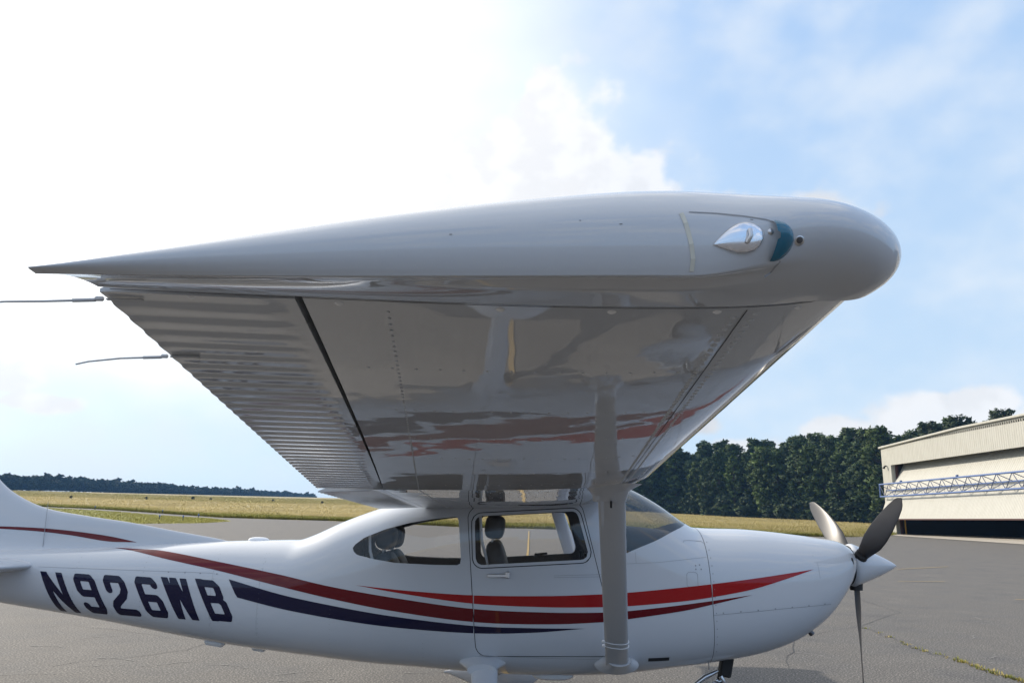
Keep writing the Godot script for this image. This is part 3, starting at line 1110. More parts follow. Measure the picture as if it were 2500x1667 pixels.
# ------------------------------------------------------------------ airplane
# stations of the body: x, bottom, top, half width, height of the widest line, roundness above and below
const BODY := [
	[-5.6, 1.20, 1.33, 0.05, 1.27, 2.0, 2.0], [-4.6, 1.045, 1.345, 0.13, 1.22, 2.2, 2.2], [-3.9, 0.942, 1.362, 0.20, 1.17, 2.3, 2.3], [-3.2, 0.846, 1.388, 0.285, 1.12, 2.4, 2.4],
	[-2.22, 0.692, 1.446, 0.40, 1.08, 2.5, 2.6], [-1.74, 0.639, 1.463, 0.461, 1.07, 2.6, 2.8], [-1.655, 0.631, 1.466, 0.470, 1.07, 2.65, 2.8], [-1.60, 0.625, 1.480, 0.476, 1.075, 2.7, 2.85], [-1.5, 0.617, 1.520, 0.485, 1.08, 2.8, 2.9], [-1.29, 0.597, 1.617, 0.51, 1.10, 3.0, 3.0],
	[-1.02, 0.573, 1.717, 0.53, 1.14, 3.3, 3.1], [-0.7, 0.555, 1.82, 0.545, 1.2, 4.0, 3.2], [-0.3, 0.530, 1.89, 0.552, 1.2, 5.0, 3.3], [0.1, 0.512, 1.93, 0.555, 1.2, 5.5, 3.3],
	[0.5, 0.512, 1.94, 0.555, 1.2, 5.5, 3.3], [0.75, 0.522, 1.935, 0.555, 1.2, 5.0, 3.3], [0.934, 0.538, 1.902, 0.55, 1.18, 4.0, 3.3], [1.16, 0.565, 1.789, 0.54, 1.16, 3.3, 3.2],
	[1.367, 0.590, 1.651, 0.53, 1.15, 2.9, 3.1], [1.45, 0.60, 1.612, 0.527, 1.15, 2.8, 3.0], [1.855, 0.665, 1.601, 0.495, 1.17, 2.6, 2.8], [2.1, 0.735, 1.583, 0.465, 1.19, 2.5, 2.7],
	[2.272, 0.815, 1.565, 0.44, 1.21, 2.5, 2.6], [2.448, 0.946, 1.545, 0.40, 1.25, 2.4, 2.5], [2.595, 1.13, 1.522, 0.335, 1.32, 2.3, 2.4], [2.66, 1.23, 1.49, 0.26, 1.355, 2.2, 2.3]]
var body_curves := []


func station(x: float) -> Array:
	if body_curves.is_empty():
		for k in range(1, 7):
			var c := []
			for r in BODY:
				c.append(Vector2(r[0], r[k]))
			body_curves.append(c)
	var out := []
	for k in 6:
		out.append(curve(body_curves[k], x))
	return out


# the body's flank at (x, y): its distance from the middle plane
func flank(s: Array, y: float) -> float:
	var up: bool = y > s[3]
	var a := clampf(absf((y - s[3]) / ((s[1] - s[3]) if up else (s[3] - s[0]))), 0.0, 1.0)
	var n: float = s[4] if up else s[5]
	return s[2] * pow(maxf(0.0, 1.0 - pow(a, n)), 1.0 / n)


func body_ring(x: float, half: int, inset := 0.0) -> PackedVector3Array:
	var s := station(x)
	var raw := PackedVector2Array()
	for i in 161:
		var th := PI * (i / 160.0 - 0.5)
		var n: float = s[4] if th > 0.0 else s[5]
		var hgt: float = (s[1] - s[3] - inset) if th > 0.0 else (s[3] - s[0] - inset)
		raw.append(Vector2((s[2] - inset) * pow(maxf(cos(th), 0.0), 2.0 / n), s[3] + hgt * signf(th) * pow(absf(sin(th)), 2.0 / n)))
	var acc := PackedFloat32Array([0.0])
	for i in 160:
		acc.append(acc[i] + raw[i].distance_to(raw[i + 1]))
	var out := PackedVector3Array()
	var k := 0
	for j in half + 1:
		var want: float = acc[160] * j / half
		while k < 159 and acc[k + 1] < want:
			k += 1
		var p := raw[k].lerp(raw[k + 1], clampf((want - acc[k]) / maxf(acc[k + 1] - acc[k], 1e-9), 0, 1))
		if j == 0 or j == half:
			p.x = 0.0
		out.append(Vector3(x, p.y, p.x))
	for j in range(half - 1, -1, -1):
		out.append(Vector3(x, out[j].y, -out[j].z))
	return out


const REAR_PANE := [Vector2(-1.168, 1.425), Vector2(-1.07, 1.50), Vector2(-0.92, 1.562), Vector2(-0.745, 1.61), Vector2(-0.57, 1.641), Vector2(-0.375, 1.664), Vector2(-0.343, 1.318), Vector2(-0.56, 1.318), Vector2(-0.83, 1.327), Vector2(-0.985, 1.35), Vector2(-1.115, 1.378)]
const DOOR_PANE := [Vector2(-0.255, 1.666), Vector2(0.500, 1.716), Vector2(0.592, 1.374), Vector2(-0.238, 1.32)]
const DOOR_EDGE := [Vector2(-0.312, 1.735), Vector2(0.53, 1.788), Vector2(0.80, 0.70), Vector2(-0.222, 0.685)]
const SILL := [Vector2(0.70, 1.36), Vector2(0.848, 1.416), Vector2(0.94, 1.455), Vector2(1.088, 1.515), Vector2(1.211, 1.575), Vector2(1.377, 1.645), Vector2(1.45, 1.70)]


func seam_x(y: float) -> float:
	return 1.475 + (1.25 - y) * 0.05


func airplane() -> void:
	var a := thing("airplane", Vector3(0, 0, -6.5), "white high-wing light airplane with red and navy stripes, wing tip towards the camera", "airplane")
	body(a)
	cabin(a)
	wings(a)
	tail(a)
	nose(a)
	gear(a)
	marks(a)


func body(a: Node3D) -> void:
	var xs := []
	var x := -5.6
	while x < 2.66:
		xs.append(x)
		x += 0.02 if x > -1.45 and x < 1.7 else 0.035
	xs.append(2.66)
	var rows := []
	for q in xs:
		rows.append(body_ring(q, 66))
	var nr := Geo.normals(rows, true, false)
	if nr[100][33].z < 0.0:
		nr = Geo.normals(rows, true, true)
	var rear := shrunk(REAR_PANE, 0.03)
	var door := shrunk(DOOR_PANE, 0.05)
	var edge := shrunk(DOOR_EDGE, 0.085)
	var f_rear := []
	var f_rear_out := []
	var f_edge := []
	var f_edge_out := []
	var f_pane := []
	var f_pane_out := []
	var f_rim := []
	var f_rim_out := []
	var f_wind := []
	var f_wind_out := []
	var f_cowl := []
	var f_aft := []
	var gap := 0.0026
	for i in rows.size():
		var s := []
		for k in 12:
			s.append(PackedFloat32Array())
		for p in rows[i]:
			var q := Vector2(p.x, p.y)
			var dr := 1.0
			var dd := 1.0
			var de := 1.0
			if p.x > -1.3 and p.x < -0.2 and p.y > 1.2:
				dr = poly_dist(rear, q) - 0.03
			if p.x > -0.5 and p.x < 1.0:
				de = poly_dist(edge, q) - 0.085
				if p.y > 1.2:
					dd = poly_dist(door, q) - 0.05
			var wind := 1.0
			if p.x > 0.55 and p.x < 1.6 and p.y > 1.2:
				wind = maxf(curve(SILL, p.x) - p.y, maxf((0.66 + (1.9 - p.y) * 0.233) - p.x, 0.745 - p.x))
			var cow: float = seam_x(p.y) - p.x
			s[0].append(dr)
			s[1].append(-dr)
			s[2].append(de + gap)
			s[3].append(gap - de)
			s[4].append(dd)
			s[5].append(-dd)
			s[6].append(dd - 0.0205)
			s[7].append(0.0275 - dd)
			s[8].append(wind)
			s[9].append(-wind)
			s[10].append(cow + 0.002)
			s[11].append(0.002 - cow)
		f_rear.append(s[0])
		f_rear_out.append(s[1])
		f_edge.append(s[2])
		f_edge_out.append(s[3])
		f_pane.append(s[4])
		f_pane_out.append(s[5])
		f_rim.append(s[6])
		f_rim_out.append(s[7])
		f_wind.append(s[8])
		f_wind_out.append(s[9])
		f_cowl.append(s[10])
		f_aft.append(s[11])
	var g := Geo.new()
	g.clipped(rows, nr, [f_rear_out, f_edge_out, f_wind_out, f_aft])
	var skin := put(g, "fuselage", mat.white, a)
	g = Geo.new()
	g.clipped(rows, nr, [f_cowl])
	# front of the cowling round the spinner
	var face: PackedVector3Array = rows[rows.size() - 1]
	for j in face.size() - 1:
		g.flat(Vector3(2.665, 1.335, 0), face[j], face[j + 1], Vector3(1, 0, 0))
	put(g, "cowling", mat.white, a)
	# dark backing behind the joints
	g = Geo.new()
	var back := []
	for q in 3:
		back.append(body_ring(1.43 + q * 0.05, 40, 0.012))
	g.sheet(back, true, false)
	put(g, "firewall_seal", mat.dark_trim, a)
	# both sides: doors, panes
	for side in [1.0, -1.0]:
		var half := []
		var half_n := []
		var pick := func(f: Array) -> Array:
			var out := []
			for i in f.size():
				out.append(f[i].slice(0, 67) if side > 0.0 else f[i].slice(66, 133))
			return out
		half = pick.call(rows)
		half_n = pick.call(nr)
		g = Geo.new()
		g.clipped(half, half_n, [pick.call(f_edge), pick.call(f_rim_out)])
		var dr := put(g, "cabin_door", mat.white, a)
		g = Geo.new()
		g.clipped(half, half_n, [pick.call(f_rim), pick.call(f_pane_out)], 0.002)
		put(g, "window_frame", mat.white, dr)
		g = Geo.new()
		g.clipped(half, half_n, [pick.call(f_pane)], -0.004)
		put(g, "window_pane", mat.pane, dr)
		g = Geo.new()
		g.box(Vector3(-0.075, 1.25, side * (flank(station(-0.07), 1.25) + 0.012)), Vector3(0.15, 0.026, 0.012), Basis(Vector3(0, 0, 1), 0.02), 0.004)
		g.box(Vector3(-0.005, 1.257, side * (flank(station(0.0), 1.25) + 0.012)), Vector3(0.03, 0.048, 0.022), Basis(), 0.006)
		put(g, "door_handle", mat.steel, dr)
		g = Geo.new()
		g.clipped(half, half_n, [pick.call(f_rear)], -0.004)
		put(g, "rear_side_pane", mat.pane, skin)
	g = Geo.new()
	g.clipped(rows, nr, [f_wind], -0.002)
	put(g, "windshield", mat.windshield, a)
	# dark lining of the cabin, with the same openings
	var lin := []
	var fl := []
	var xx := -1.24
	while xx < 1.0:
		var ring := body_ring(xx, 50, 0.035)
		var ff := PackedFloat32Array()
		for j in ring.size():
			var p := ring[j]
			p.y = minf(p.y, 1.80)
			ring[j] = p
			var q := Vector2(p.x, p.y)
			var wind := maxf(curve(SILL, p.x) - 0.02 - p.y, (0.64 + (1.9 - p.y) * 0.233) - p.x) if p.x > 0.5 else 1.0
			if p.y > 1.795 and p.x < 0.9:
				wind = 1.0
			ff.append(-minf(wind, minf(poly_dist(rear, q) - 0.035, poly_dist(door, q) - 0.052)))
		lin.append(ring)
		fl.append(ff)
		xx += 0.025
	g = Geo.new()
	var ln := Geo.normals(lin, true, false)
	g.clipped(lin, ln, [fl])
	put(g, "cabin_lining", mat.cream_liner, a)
	g = Geo.new()
	for q in [[-1.24, 0.0], [1.40, 0.0]]:
		var ring := body_ring(q[0], 30, 0.05)
		for j in ring.size() - 1:
			g.flat(Vector3(q[0], 1.1, 0), ring[j], ring[j + 1], Vector3(1, 0, 0))
	put(g, "bulkhead", mat.dark_trim, a)
	# thin joints, a hatch, an air outlet, fasteners
	g = Geo.new()
	line_on_flank(g, [Vector2(1.489, 0.996), Vector2(1.784, 1.022), Vector2(2.049, 1.047), Vector2(2.39, 1.073), Vector2(2.43, 1.045)], 0.0035)
	line_on_flank(g, [Vector2(0.83, 1.345), Vector2(1.1, 1.36), Vector2(1.46, 1.40)], 0.0022)
	line_on_flank(g, [Vector2(0.93, 1.35), Vector2(0.925, 1.43)], 0.0022)
	line_on_flank(g, [Vector2(1.30, 1.20), Vector2(1.30, 1.28), Vector2(1.315, 1.293), Vector2(1.365, 1.293), Vector2(1.38, 1.28), Vector2(1.38, 1.20), Vector2(1.365, 1.186), Vector2(1.315, 1.186), Vector2(1.30, 1.20)], 0.003)
	line_on_flank(g, [Vector2(1.29, 1.50), Vector2(1.30, 1.515), Vector2(1.34, 1.517), Vector2(1.44, 1.512), Vector2(1.458, 1.495)], 0.0035)
	line_on_flank(g, [Vector2(2.28, 1.42), Vector2(2.305, 1.36), Vector2(2.31, 1.26)], 0.0025)
	line_on_flank(g, [Vector2(-0.2, 0.69), Vector2(0.3, 0.68), Vector2(0.7, 0.675)], 0.002)
	line_on_flank(g, [Vector2(0.33, 1.255), Vector2(0.72, 1.272)], 0.0025)
	line_on_flank(g, [Vector2(0.33, 1.243), Vector2(0.72, 1.255)], 0.0025)
	line_on_flank(g, [Vector2(-3.6, 1.24), Vector2(-2.9, 1.232), Vector2(-2.2, 1.225)], 0.0022)
	line_on_flank(g, [Vector2(-2.2, 1.24), Vector2(-2.2, 0.80)], 0.0018)
	line_on_flank(g, [Vector2(-1.8, 1.43), Vector2(-1.83, 1.2), Vector2(-1.84, 0.75)], 0.0018)
	put(g, "panel_joint", mat.soft_seam, skin)
	g = Geo.new()
	for k in 7:
		dot_on_flank(g, Vector2(1.56 + k * 0.13, 1.012 + k * 0.0105), 0.006)
	for k in 16:
		var y := 0.68 + k * 0.055
		dot_on_flank(g, Vector2(seam_x(y) + 0.022, y), 0.0045)
	for q in [Vector2(1.37, 1.34), Vector2(1.40, 1.345), Vector2(1.37, 1.315), Vector2(1.41, 1.315), Vector2(-2.55, 1.225), Vector2(-2.42, 1.224), Vector2(-2.3, 1.222), Vector2(-2.17, 1.22)]:
		dot_on_flank(g, q, 0.006)
	for row in [[-2.2, 0.80, 1.38], [-2.76, 0.87, 1.36], [-3.3, 0.93, 1.33], [-1.84, 0.74, 1.38], [-1.3, 0.68, 1.02], [-0.62, 0.63, 0.80]]:
		var y: float = row[1]
		while y < row[2]:
			dot_on_flank(g, Vector2(row[0] + 0.012, y), 0.0024)
			y += 0.035
	put(g, "fasteners", mat.soft_seam, skin).set_meta("kind", "stuff")
	g = Geo.new()
	line_on_flank(g, [Vector2(1.02, 0.676), Vector2(1.1, 0.678), Vector2(1.175, 0.682)], 0.026, 0.003)
	put(g, "air_outlet", mat.rubber, skin)
	g = Geo.new()
	g.blob(Vector3(-2.0, 1.452, 0.0), Vector3(0.085, 0.028, 0.035), Basis(), 0.8)
	put(g, "roof_antenna", mat.white_plain, skin)
	g = Geo.new()
	g.box(Vector3(-2.24, 0.695, 0.10), Vector3(0.16, 0.05, 0.07), Basis(Vector3(0, 0, 1), -0.14), 0.02)
	g.box(Vector3(-1.93, 0.645, 0.0), Vector3(0.12, 0.05, 0.05), Basis(Vector3(0, 0, 1), -0.14), 0.02)
	put(g, "belly_antenna", mat.white_plain, skin)
	g = Geo.new()
	g.blob(Vector3(0.35, 0.517, 0.12), Vector3(0.16, 0.045, 0.1), Basis(), 0.7)
	put(g, "belly_fairing", mat.white_plain, skin)


# a narrow band along a path on the near flank
func line_on_flank(g: Geo, path: Array, width: float, lift := 0.0012) -> void:
	var last_a := Vector3.ZERO
	var last_b := Vector3.ZERO
	var started := false
	for i in path.size() - 1:
		var a: Vector2 = path[i]
		var b: Vector2 = path[i + 1]
		var steps := maxi(1, int(a.distance_to(b) / 0.05))
		var s := (b - a).normalized().orthogonal() * width * 0.5
		for k in steps + 1:
			var p := a.lerp(b, float(k) / steps)
			var pa := on_flank(p - s, lift)
			var pb := on_flank(p + s, lift)
			if started and k > 0:
				g.quad(last_a, last_b, pb, pa, Vector3(0, 0, 1))
			last_a = pa
			last_b = pb
			started = true


func dot_on_flank(g: Geo, p: Vector2, r: float) -> void:
	var c := on_flank(p, 0.002)
	for i in 8:
		g.flat(c, on_flank(p + Vector2(cos(TAU * i / 8), sin(TAU * i / 8)) * r, 0.001), on_flank(p + Vector2(cos(TAU * (i + 1) / 8), sin(TAU * (i + 1) / 8)) * r, 0.001), Vector3(0, 0, 1))


func on_flank(p: Vector2, lift: float) -> Vector3:
	return Vector3(p.x, p.y, flank(station(p.x), p.y) + lift)


# outward slant of the flank, for smooth shading of what is laid on it
func flank_normal(p: Vector2) -> Vector3:
	var e := 0.004
	var zx := (flank(station(p.x + e), p.y) - flank(station(p.x - e), p.y)) / (2 * e)
	var s := station(p.x)
	var zy := (flank(s, p.y + e) - flank(s, p.y - e)) / (2 * e)
	return Vector3(-zx, -zy, 1.0).normalized()


func cabin(a: Node3D) -> void:
	for q in [["front_seat", -0.12, 1.59, -0.10, 0.22], ["front_seat", -0.12, 1.59, -0.10, -0.24], ["rear_seat", -0.955, 1.50, -0.80, 0.21], ["rear_seat", -0.955, 1.50, -0.80, -0.22]]:
		var hx: float = q[1]
		var hy: float = q[2]
		var z: float = q[4]
		var g := Geo.new()
		var lean := 0.16 if q[0] == "front_seat" else -0.40
		var foot := Vector3(hx + (0.12 if q[0] == "front_seat" else 0.20), hy - 0.60, z)
		var top := Vector3(hx + 0.0, hy - 0.13, z)
		var dir := (top - foot).normalized()
		var b := Basis(dir.cross(Vector3(0, 0, 1)), dir, Vector3(0, 0, 1))
		g.blob((foot + top) / 2, Vector3(0.075, top.distance_to(foot) / 2 + 0.02, 0.21), b, 0.5, 20, 12)
		g.blob(foot + Vector3(0.2, -0.02, 0), Vector3(0.24, 0.07, 0.21), Basis(), 0.5)
		var seat := put(g, q[0], mat.leather, a)
		g = Geo.new()
		g.blob(Vector3(hx + 0.01, hy, z), Vector3(0.078, 0.092, 0.13), Basis(Vector3(0, 0, 1), -0.12), 0.65, 20, 12)
		put(g, "headrest", mat.headrest, seat)
		g = Geo.new()
		for s in [-0.05, 0.05]:
			g.tube([Vector3(hx - 0.01, hy - 0.16, z + s), Vector3(hx - 0.005, hy - 0.05, z + s)], 0.007, 6)
		put(g, "headrest_post", mat.steel, seat)
		g = Geo.new()
		if z > 0.0:
			g.tube([Vector3(hx - 0.10, hy + 0.10, z + 0.19), Vector3(hx - 0.085, hy - 0.1, z + 0.17), Vector3(hx + 0.02, hy - 0.45, z + 0.16)], 0.012, 6)
			put(g, "belt", mat.white_plain, seat)
	var g := Geo.new()
	g.blob(Vector3(1.08, 1.485, 0.0), Vector3(0.33, 0.115, 0.40), Basis(Vector3(0, 0, 1), -0.10), 0.6, 24, 12)
	var dash := put(g, "glare_shield", mat.headrest, a)
	g = Geo.new()
	g.box(Vector3(0.93, 1.22, 0.0), Vector3(0.10, 0.30, 0.86), Basis(), 0.02)
	put(g, "instrument_panel", mat.leather, dash)
	g = Geo.new()
	g.box(Vector3(0.84, 1.435, 0.36), Vector3(0.05, 0.05, 0.09), Basis(Vector3(0, 0, 1), 0.7), 0.01)
	g.box(Vector3(0.90, 1.425, 0.33), Vector3(0.03, 0.06, 0.06), Basis(Vector3(0, 0, 1), -0.5), 0.01)
	put(g, "papers", mat.panel_tan, dash)
	g = Geo.new()
	for z in [0.24, -0.24]:
		g.tube([Vector3(0.88, 1.25, z), Vector3(0.62, 1.27, z)], 0.014, 8)
		for s in [-1.0, 1.0]:
			g.tube([Vector3(0.62, 1.27, z), Vector3(0.62, 1.28, z + s * 0.09), Vector3(0.61, 1.34, z + s * 0.13), Vector3(0.61, 1.40, z + s * 0.12)], 0.014, 8)
	put(g, "control_yoke", mat.rubber, dash)
	g = Geo.new()
	g.box(Vector3(0.28, 1.365, -0.47), Vector3(0.10, 0.018, 0.03), Basis(Vector3(0, 0, 1), 0.12), 0.004)
	g.box(Vector3(0.235, 1.345, -0.47), Vector3(0.03, 0.05, 0.03), Basis(), 0.004)
	put(g, "window_latch", mat.rubber, a)
	g = Geo.new()
	g.blob(Vector3(0.80, 1.80, 0.25), Vector3(0.02, 0.05, 0.09), Basis(), 0.7)
	put(g, "sun_visor", mat.navy, a)


# ---- wing: s runs out from the middle
func wing_line(s: float) -> Array:
	# front edge x, y; rear edge x, y; thickness over the usual, above and below
	if s <= 2.53:
		var d := (2.53 - s) * 0.0302
		return [0.71, 1.90 - d, -0.95, 1.785 - d, 1.0, 1.0]
	var t := (s - 2.53) / 2.77
	return [lerpf(0.71, 0.567, t), lerpf(1.90, 2.040, t), lerpf(-0.95, -0.66, t), lerpf(1.785, 2.001, t), lerpf(1.0, 1.1, t), lerpf(1.0, 0.97, t)]


func wing_point(w: Array, c: float, upper: bool) -> Vector2:
	var th := 0.6 * (0.2969 * sqrt(c) - 0.126 * c - 0.3516 * c * c + 0.2843 * c * c * c - 0.1015 * c * c * c * c)
	var cam := 0.02 / 0.16 * (0.8 * c - c * c) if c < 0.4 else 0.02 / 0.36 * (0.2 + 0.8 * c - c * c)
	var ax := Vector2(w[2] - w[0], w[3] - w[1])
	var up := Vector2(-ax.y, ax.x) * -1.0
	if up.y < 0.0:
		up = -up
	return Vector2(w[0], w[1]) + ax * c + up * (cam + th * w[4] if upper else cam - th * w[5])


func hinge_share(s: float) -> float:
	return 0.805 if s <= 2.53 else lerpf(0.805, 0.735, (s - 2.53) / 2.77)


func spar_x(s: float) -> float:
	return 0.561 if s <= 2.53 else lerpf(0.561, 0.378, (s - 2.53) / 2.77)


func wings(a: Node3D) -> void:
	for side in [1.0, -1.0]:
		var near: bool = side > 0.0
		var ripple := FastNoiseLite.new()
		ripple.seed = 17
		ripple.frequency = 4.2
		ripple.fractal_octaves = 2
		var rows := []
		var n := 230 if near else 60
		var nl := 64 if near else 24
		for i in n + 1:
			var s := 5.296 * i / n
			var w := wing_line(s)
			var hs := hinge_share(s)
			var row := PackedVector3Array()
			var h := wing_point(w, hs, true)
			var l := wing_point(w, hs, false)
			var lip := wing_point(w, hs + 0.028, true)
			row.append(Vector3(lip.x, lip.y + 0.0015, s * side))
			row.append(Vector3(h.x, h.y - 0.004, s * side))
			row.append(Vector3(l.x, l.y + 0.001, s * side))
			for k in nl + 1:
				var u := 1.0 - float(k) / nl
				var c := hs * (u * u * 0.55 + u * 0.45)
				var p := wing_point(w, c, false)
				if near and s > 0.5:
					var bay := sin(PI * fposmod((s - 0.2) / 0.425, 1.0))
					p.y += (0.00034 * ripple.get_noise_2d(p.x * 1.1, s * 0.9) + 0.00011 * ripple.get_noise_2d(p.x * 3.1 + 9.0, s * 2.7) + 0.00060 * bay) * smoothstep(0.0, 0.12, c)
					p.y += -0.0012 * smoothstep(-0.012, 0.0, p.x - spar_x(s)) * smoothstep(0.0, 0.05, c)
				row.append(Vector3(p.x, p.y, s * side))
			for k in 22:
				var u := (k + 1.0) / 22
				var p := wing_point(w, (hs + 0.028) * u * u, true)
				p.y += 0.0015 * smoothstep(0.9, 1.0, u)
				row.append(Vector3(p.x, p.y, s * side))
			rows.append(row)
		var g := Geo.new()
		g.sheet(rows, false, false)
		if g.n[5].y * 0.0 + g.n[g.n.size() / 2].y * 0.0 + lower_sign(g) > 0.0:
			g = Geo.new()
			g.sheet(rows, false, true)
		# close the end rib
		var end: PackedVector3Array = rows[n]
		var ctr := Vector3(0.1, 2.04, end[0].z)
		for j in end.size() - 1:
			g.flat(ctr, end[j], end[j + 1], Vector3(0, 0, side))
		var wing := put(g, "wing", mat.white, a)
		if near:
			wing_trim(wing)
		surface_panel(a, "aileron", 2.55, 5.285, side, 0.079)
		surface_panel(a, "flap", 0.58, 2.525, side, 0.079)
		tip(a, side)
		strut(a, side)


func lower_sign(g: Geo) -> float:
	var sum := 0.0
	for i in range(0, g.v.size(), 97):
		if absf(g.n[i].y) > 0.9:
			sum += g.n[i].y * signf(g.v[i].y - (1.83 + absf(g.v[i].z) * 0.034))
	return -sum


# rivet heads and screws under the wing
func wing_trim(wing: Node3D) -> void:
	var head := Geo.new()
	head.lathe(Vector3.ZERO, Vector3(0, -1, 0), [Vector2(-0.001, 0.0042), Vector2(0.0008, 0.0036), Vector2(0.0017, 0.0018), Vector2(0.0019, 0.0002)], 8)
	var m := head.mesh()
	var places := []
	var at := func(x: float, s: float, k: float) -> void:
		var w := wing_line(s)
		var c: float = (w[0] - x) / (w[0] - w[2])
		var p := wing_point(w, c, false)
		places.append(Transform3D(Basis().scaled(Vector3(k, k, k)), Vector3(x, p.y - 0.0006, s)))
	var s := 0.65
	while s < 5.25:
		at.call(spar_x(s) - 0.018, s, 1.5)
		at.call(spar_x(s) + 0.014, s + 0.017, 1.5)
		at.call(lerpf(-0.45, -0.20, clampf((s - 2.53) / 2.77, 0, 1)), s, 0.8)
		s += 0.034
	var rib := 0.625
	while rib < 5.2:
		var x := -0.30
		while x < spar_x(rib) - 0.04:
			at.call(x, rib, 0.75)
			x += 0.05
		rib += 0.425
	var mm := MultiMesh.new()
	mm.transform_format = MultiMesh.TRANSFORM_3D
	mm.mesh = m
	mm.instance_count = places.size()
	for i in places.size():
		mm.set_instance_transform(i, places[i])
	var o := MultiMeshInstance3D.new()
	o.name = "rivets"
	o.multimesh = mm
	o.material_override = mat.white
	o.set_meta("kind", "stuff")
	wing.add_child(o, true)
	for x in [-0.52, -0.28, -0.02, 0.16, 0.33, 0.46]:
		var w := wing_line(5.275)
		var p := wing_point(w, (w[0] - x) / (w[0] - w[2]), false)
		var g := Geo.new()
		g.lathe(Vector3(x, p.y, 5.272), Vector3(0, -1, 0), [Vector2(-0.002, 0.008), Vector2(0.0012, 0.0072), Vector2(0.0032, 0.003), Vector2(0.0034, 0.0003)], 12)
		put(g, "screw", mat.white_plain, wing)
	# the edge of the nose skin and the joint before the tip
	var g := Geo.new()
	var last := Vector3.ZERO
	for i in 60:
		var t := lerpf(0.6, 5.28, i / 59.0)
		var w := wing_line(t)
		var x := spar_x(t) - 0.004
		var p := Vector3(x, wing_point(w, (w[0] - x) / (w[0] - w[2]), false).y - 0.0014, t)
		if i > 0:
			g.quad(last, last + Vector3(0.0018, 0, 0), p + Vector3(0.0018, 0, 0), p, Vector3(0, -1, 0))
		last = p
	for i in 40:
		var w := wing_line(5.298)
		var x := lerpf(-0.64, 0.50, i / 39.0)
		var p := Vector3(x, wing_point(w, (w[0] - x) / (w[0] - w[2]), false).y - 0.0018, 5.2945)
		if i > 0:
			g.quad(last, last + Vector3(0, 0, 0.0035), p + Vector3(0, 0, 0.0035), p, Vector3(0, -1, 0))
		last = p
	put(g, "skin_joint", mat.seam, wing)


# a beaded control surface behind the wing
func surface_panel(a: Node3D, called: String, s0: float, s1: float, side: float, pitch: float) -> void:
	var near := side > 0.0
	var per := 8 if near else 2
	var n := int((s1 - s0) / pitch * per)
	var below := []
	var above := []
	var droop := 0.010 if called == "flap" else 0.0
	var m := 16
	for i in n + 1:
		var s := lerpf(s0, s1, float(i) / n)
		var w := wing_line(s)
		var hs := hinge_share(s)
		var slit := (lerpf(0.004, 0.013, (s - 2.53) / 2.77) if s > 2.53 else 0.004) / absf(w[2] - w[0])
		var bead := fposmod((s - s0) / pitch, 1.0)
		var bump := 0.0024 * (smoothstep(0.0, 0.75, bead) - smoothstep(0.84, 1.0, bead))
		var lo := PackedVector3Array()
		var hi := PackedVector3Array()
		for k in m + 1:
			var u := float(k) / m
			var c := lerpf(hs + slit, 1.0, u)
			var p := wing_point(w, c, false)
			var env := smoothstep(0.04, 0.22, u) if near else 0.0
			lo.append(Vector3(p.x, p.y - bump * env - droop * u * 1.4 - (0.0016 if k == m else 0.0), s * side))
			p = wing_point(w, c, true)
			hi.append(Vector3(p.x, p.y + bump * 0.4 * env - droop * u * 1.4 - (bump * 1.4 - 0.0012 if k == m else 0.0), s * side))
		below.append(lo)
		above.append(hi)
	var g := Geo.new()
	for q in [[below, -1.0], [above, 1.0]]:
		var nr := Geo.normals(q[0], false, false)
		g.sheet(q[0], false, nr[3][3].y * q[1] < 0.0)
	for i in n:
		g.quad(below[i][0], below[i + 1][0], above[i + 1][0], above[i][0], Vector3(1, 0, 0))
		g.quad(below[i][m], below[i + 1][m], above[i + 1][m], above[i][m], Vector3(-1, 0, 0))
	for e in [0, n]:
		for k in m:
			g.quad(below[e][k], below[e][k + 1], above[e][k + 1], above[e][k], Vector3(0, 0, (1.0 if e == n else -1.0) * side))
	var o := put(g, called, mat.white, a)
	if called == "aileron" and near:
		for q in [[5.255, -1.02, 2.002, -0.875, 2.004], [4.915, -0.876, 1.968, -0.80, 1.984]]:
			var s: float = q[0]
			var w := wing_line(s)
			var te := Vector3(w[2], w[3], s)
			g = Geo.new()
			g.box(te + Vector3(0.03, -0.007, 0), Vector3(0.06, 0.0025, 0.007), Basis(), 0.0008)
			g.box(te + Vector3(-0.012, -0.006, 0), Vector3(0.015, 0.008, 0.007), Basis(), 0.002)
			g.tube([te + Vector3(-0.018, -0.008, 0), te + Vector3(-0.055, -0.0095, 0)], 0.0034, 8)
			g.tube([te + Vector3(-0.05, -0.0095, 0), te + Vector3(-0.10, -0.012, 0.001), te + Vector3(-0.165, -0.020 if s < 5.0 else -0.014, 0.002), te + Vector3(-0.19, -0.026 if s < 5.0 else -0.016, 0.002)], [0.0022, 0.0020, 0.0018, 0.0018], 8)
			put(g, "static_wick", mat.wick, o)


# ---- rounded wing tip with its lamps
const TIP_TOP := [Vector2(-0.656, 1.977), Vector2(-0.62, 1.987), Vector2(-0.543, 2.010), Vector2(-0.36, 2.054), Vector2(-0.113, 2.108), Vector2(0.075, 2.136), Vector2(0.20, 2.147), Vector2(0.328, 2.145), Vector2(0.421, 2.133)]
const TIP_LOW := [Vector2(-0.656, 1.969), Vector2(-0.34, 1.970), Vector2(0.0, 1.975), Vector2(0.25, 1.979), Vector2(0.45, 1.978)]


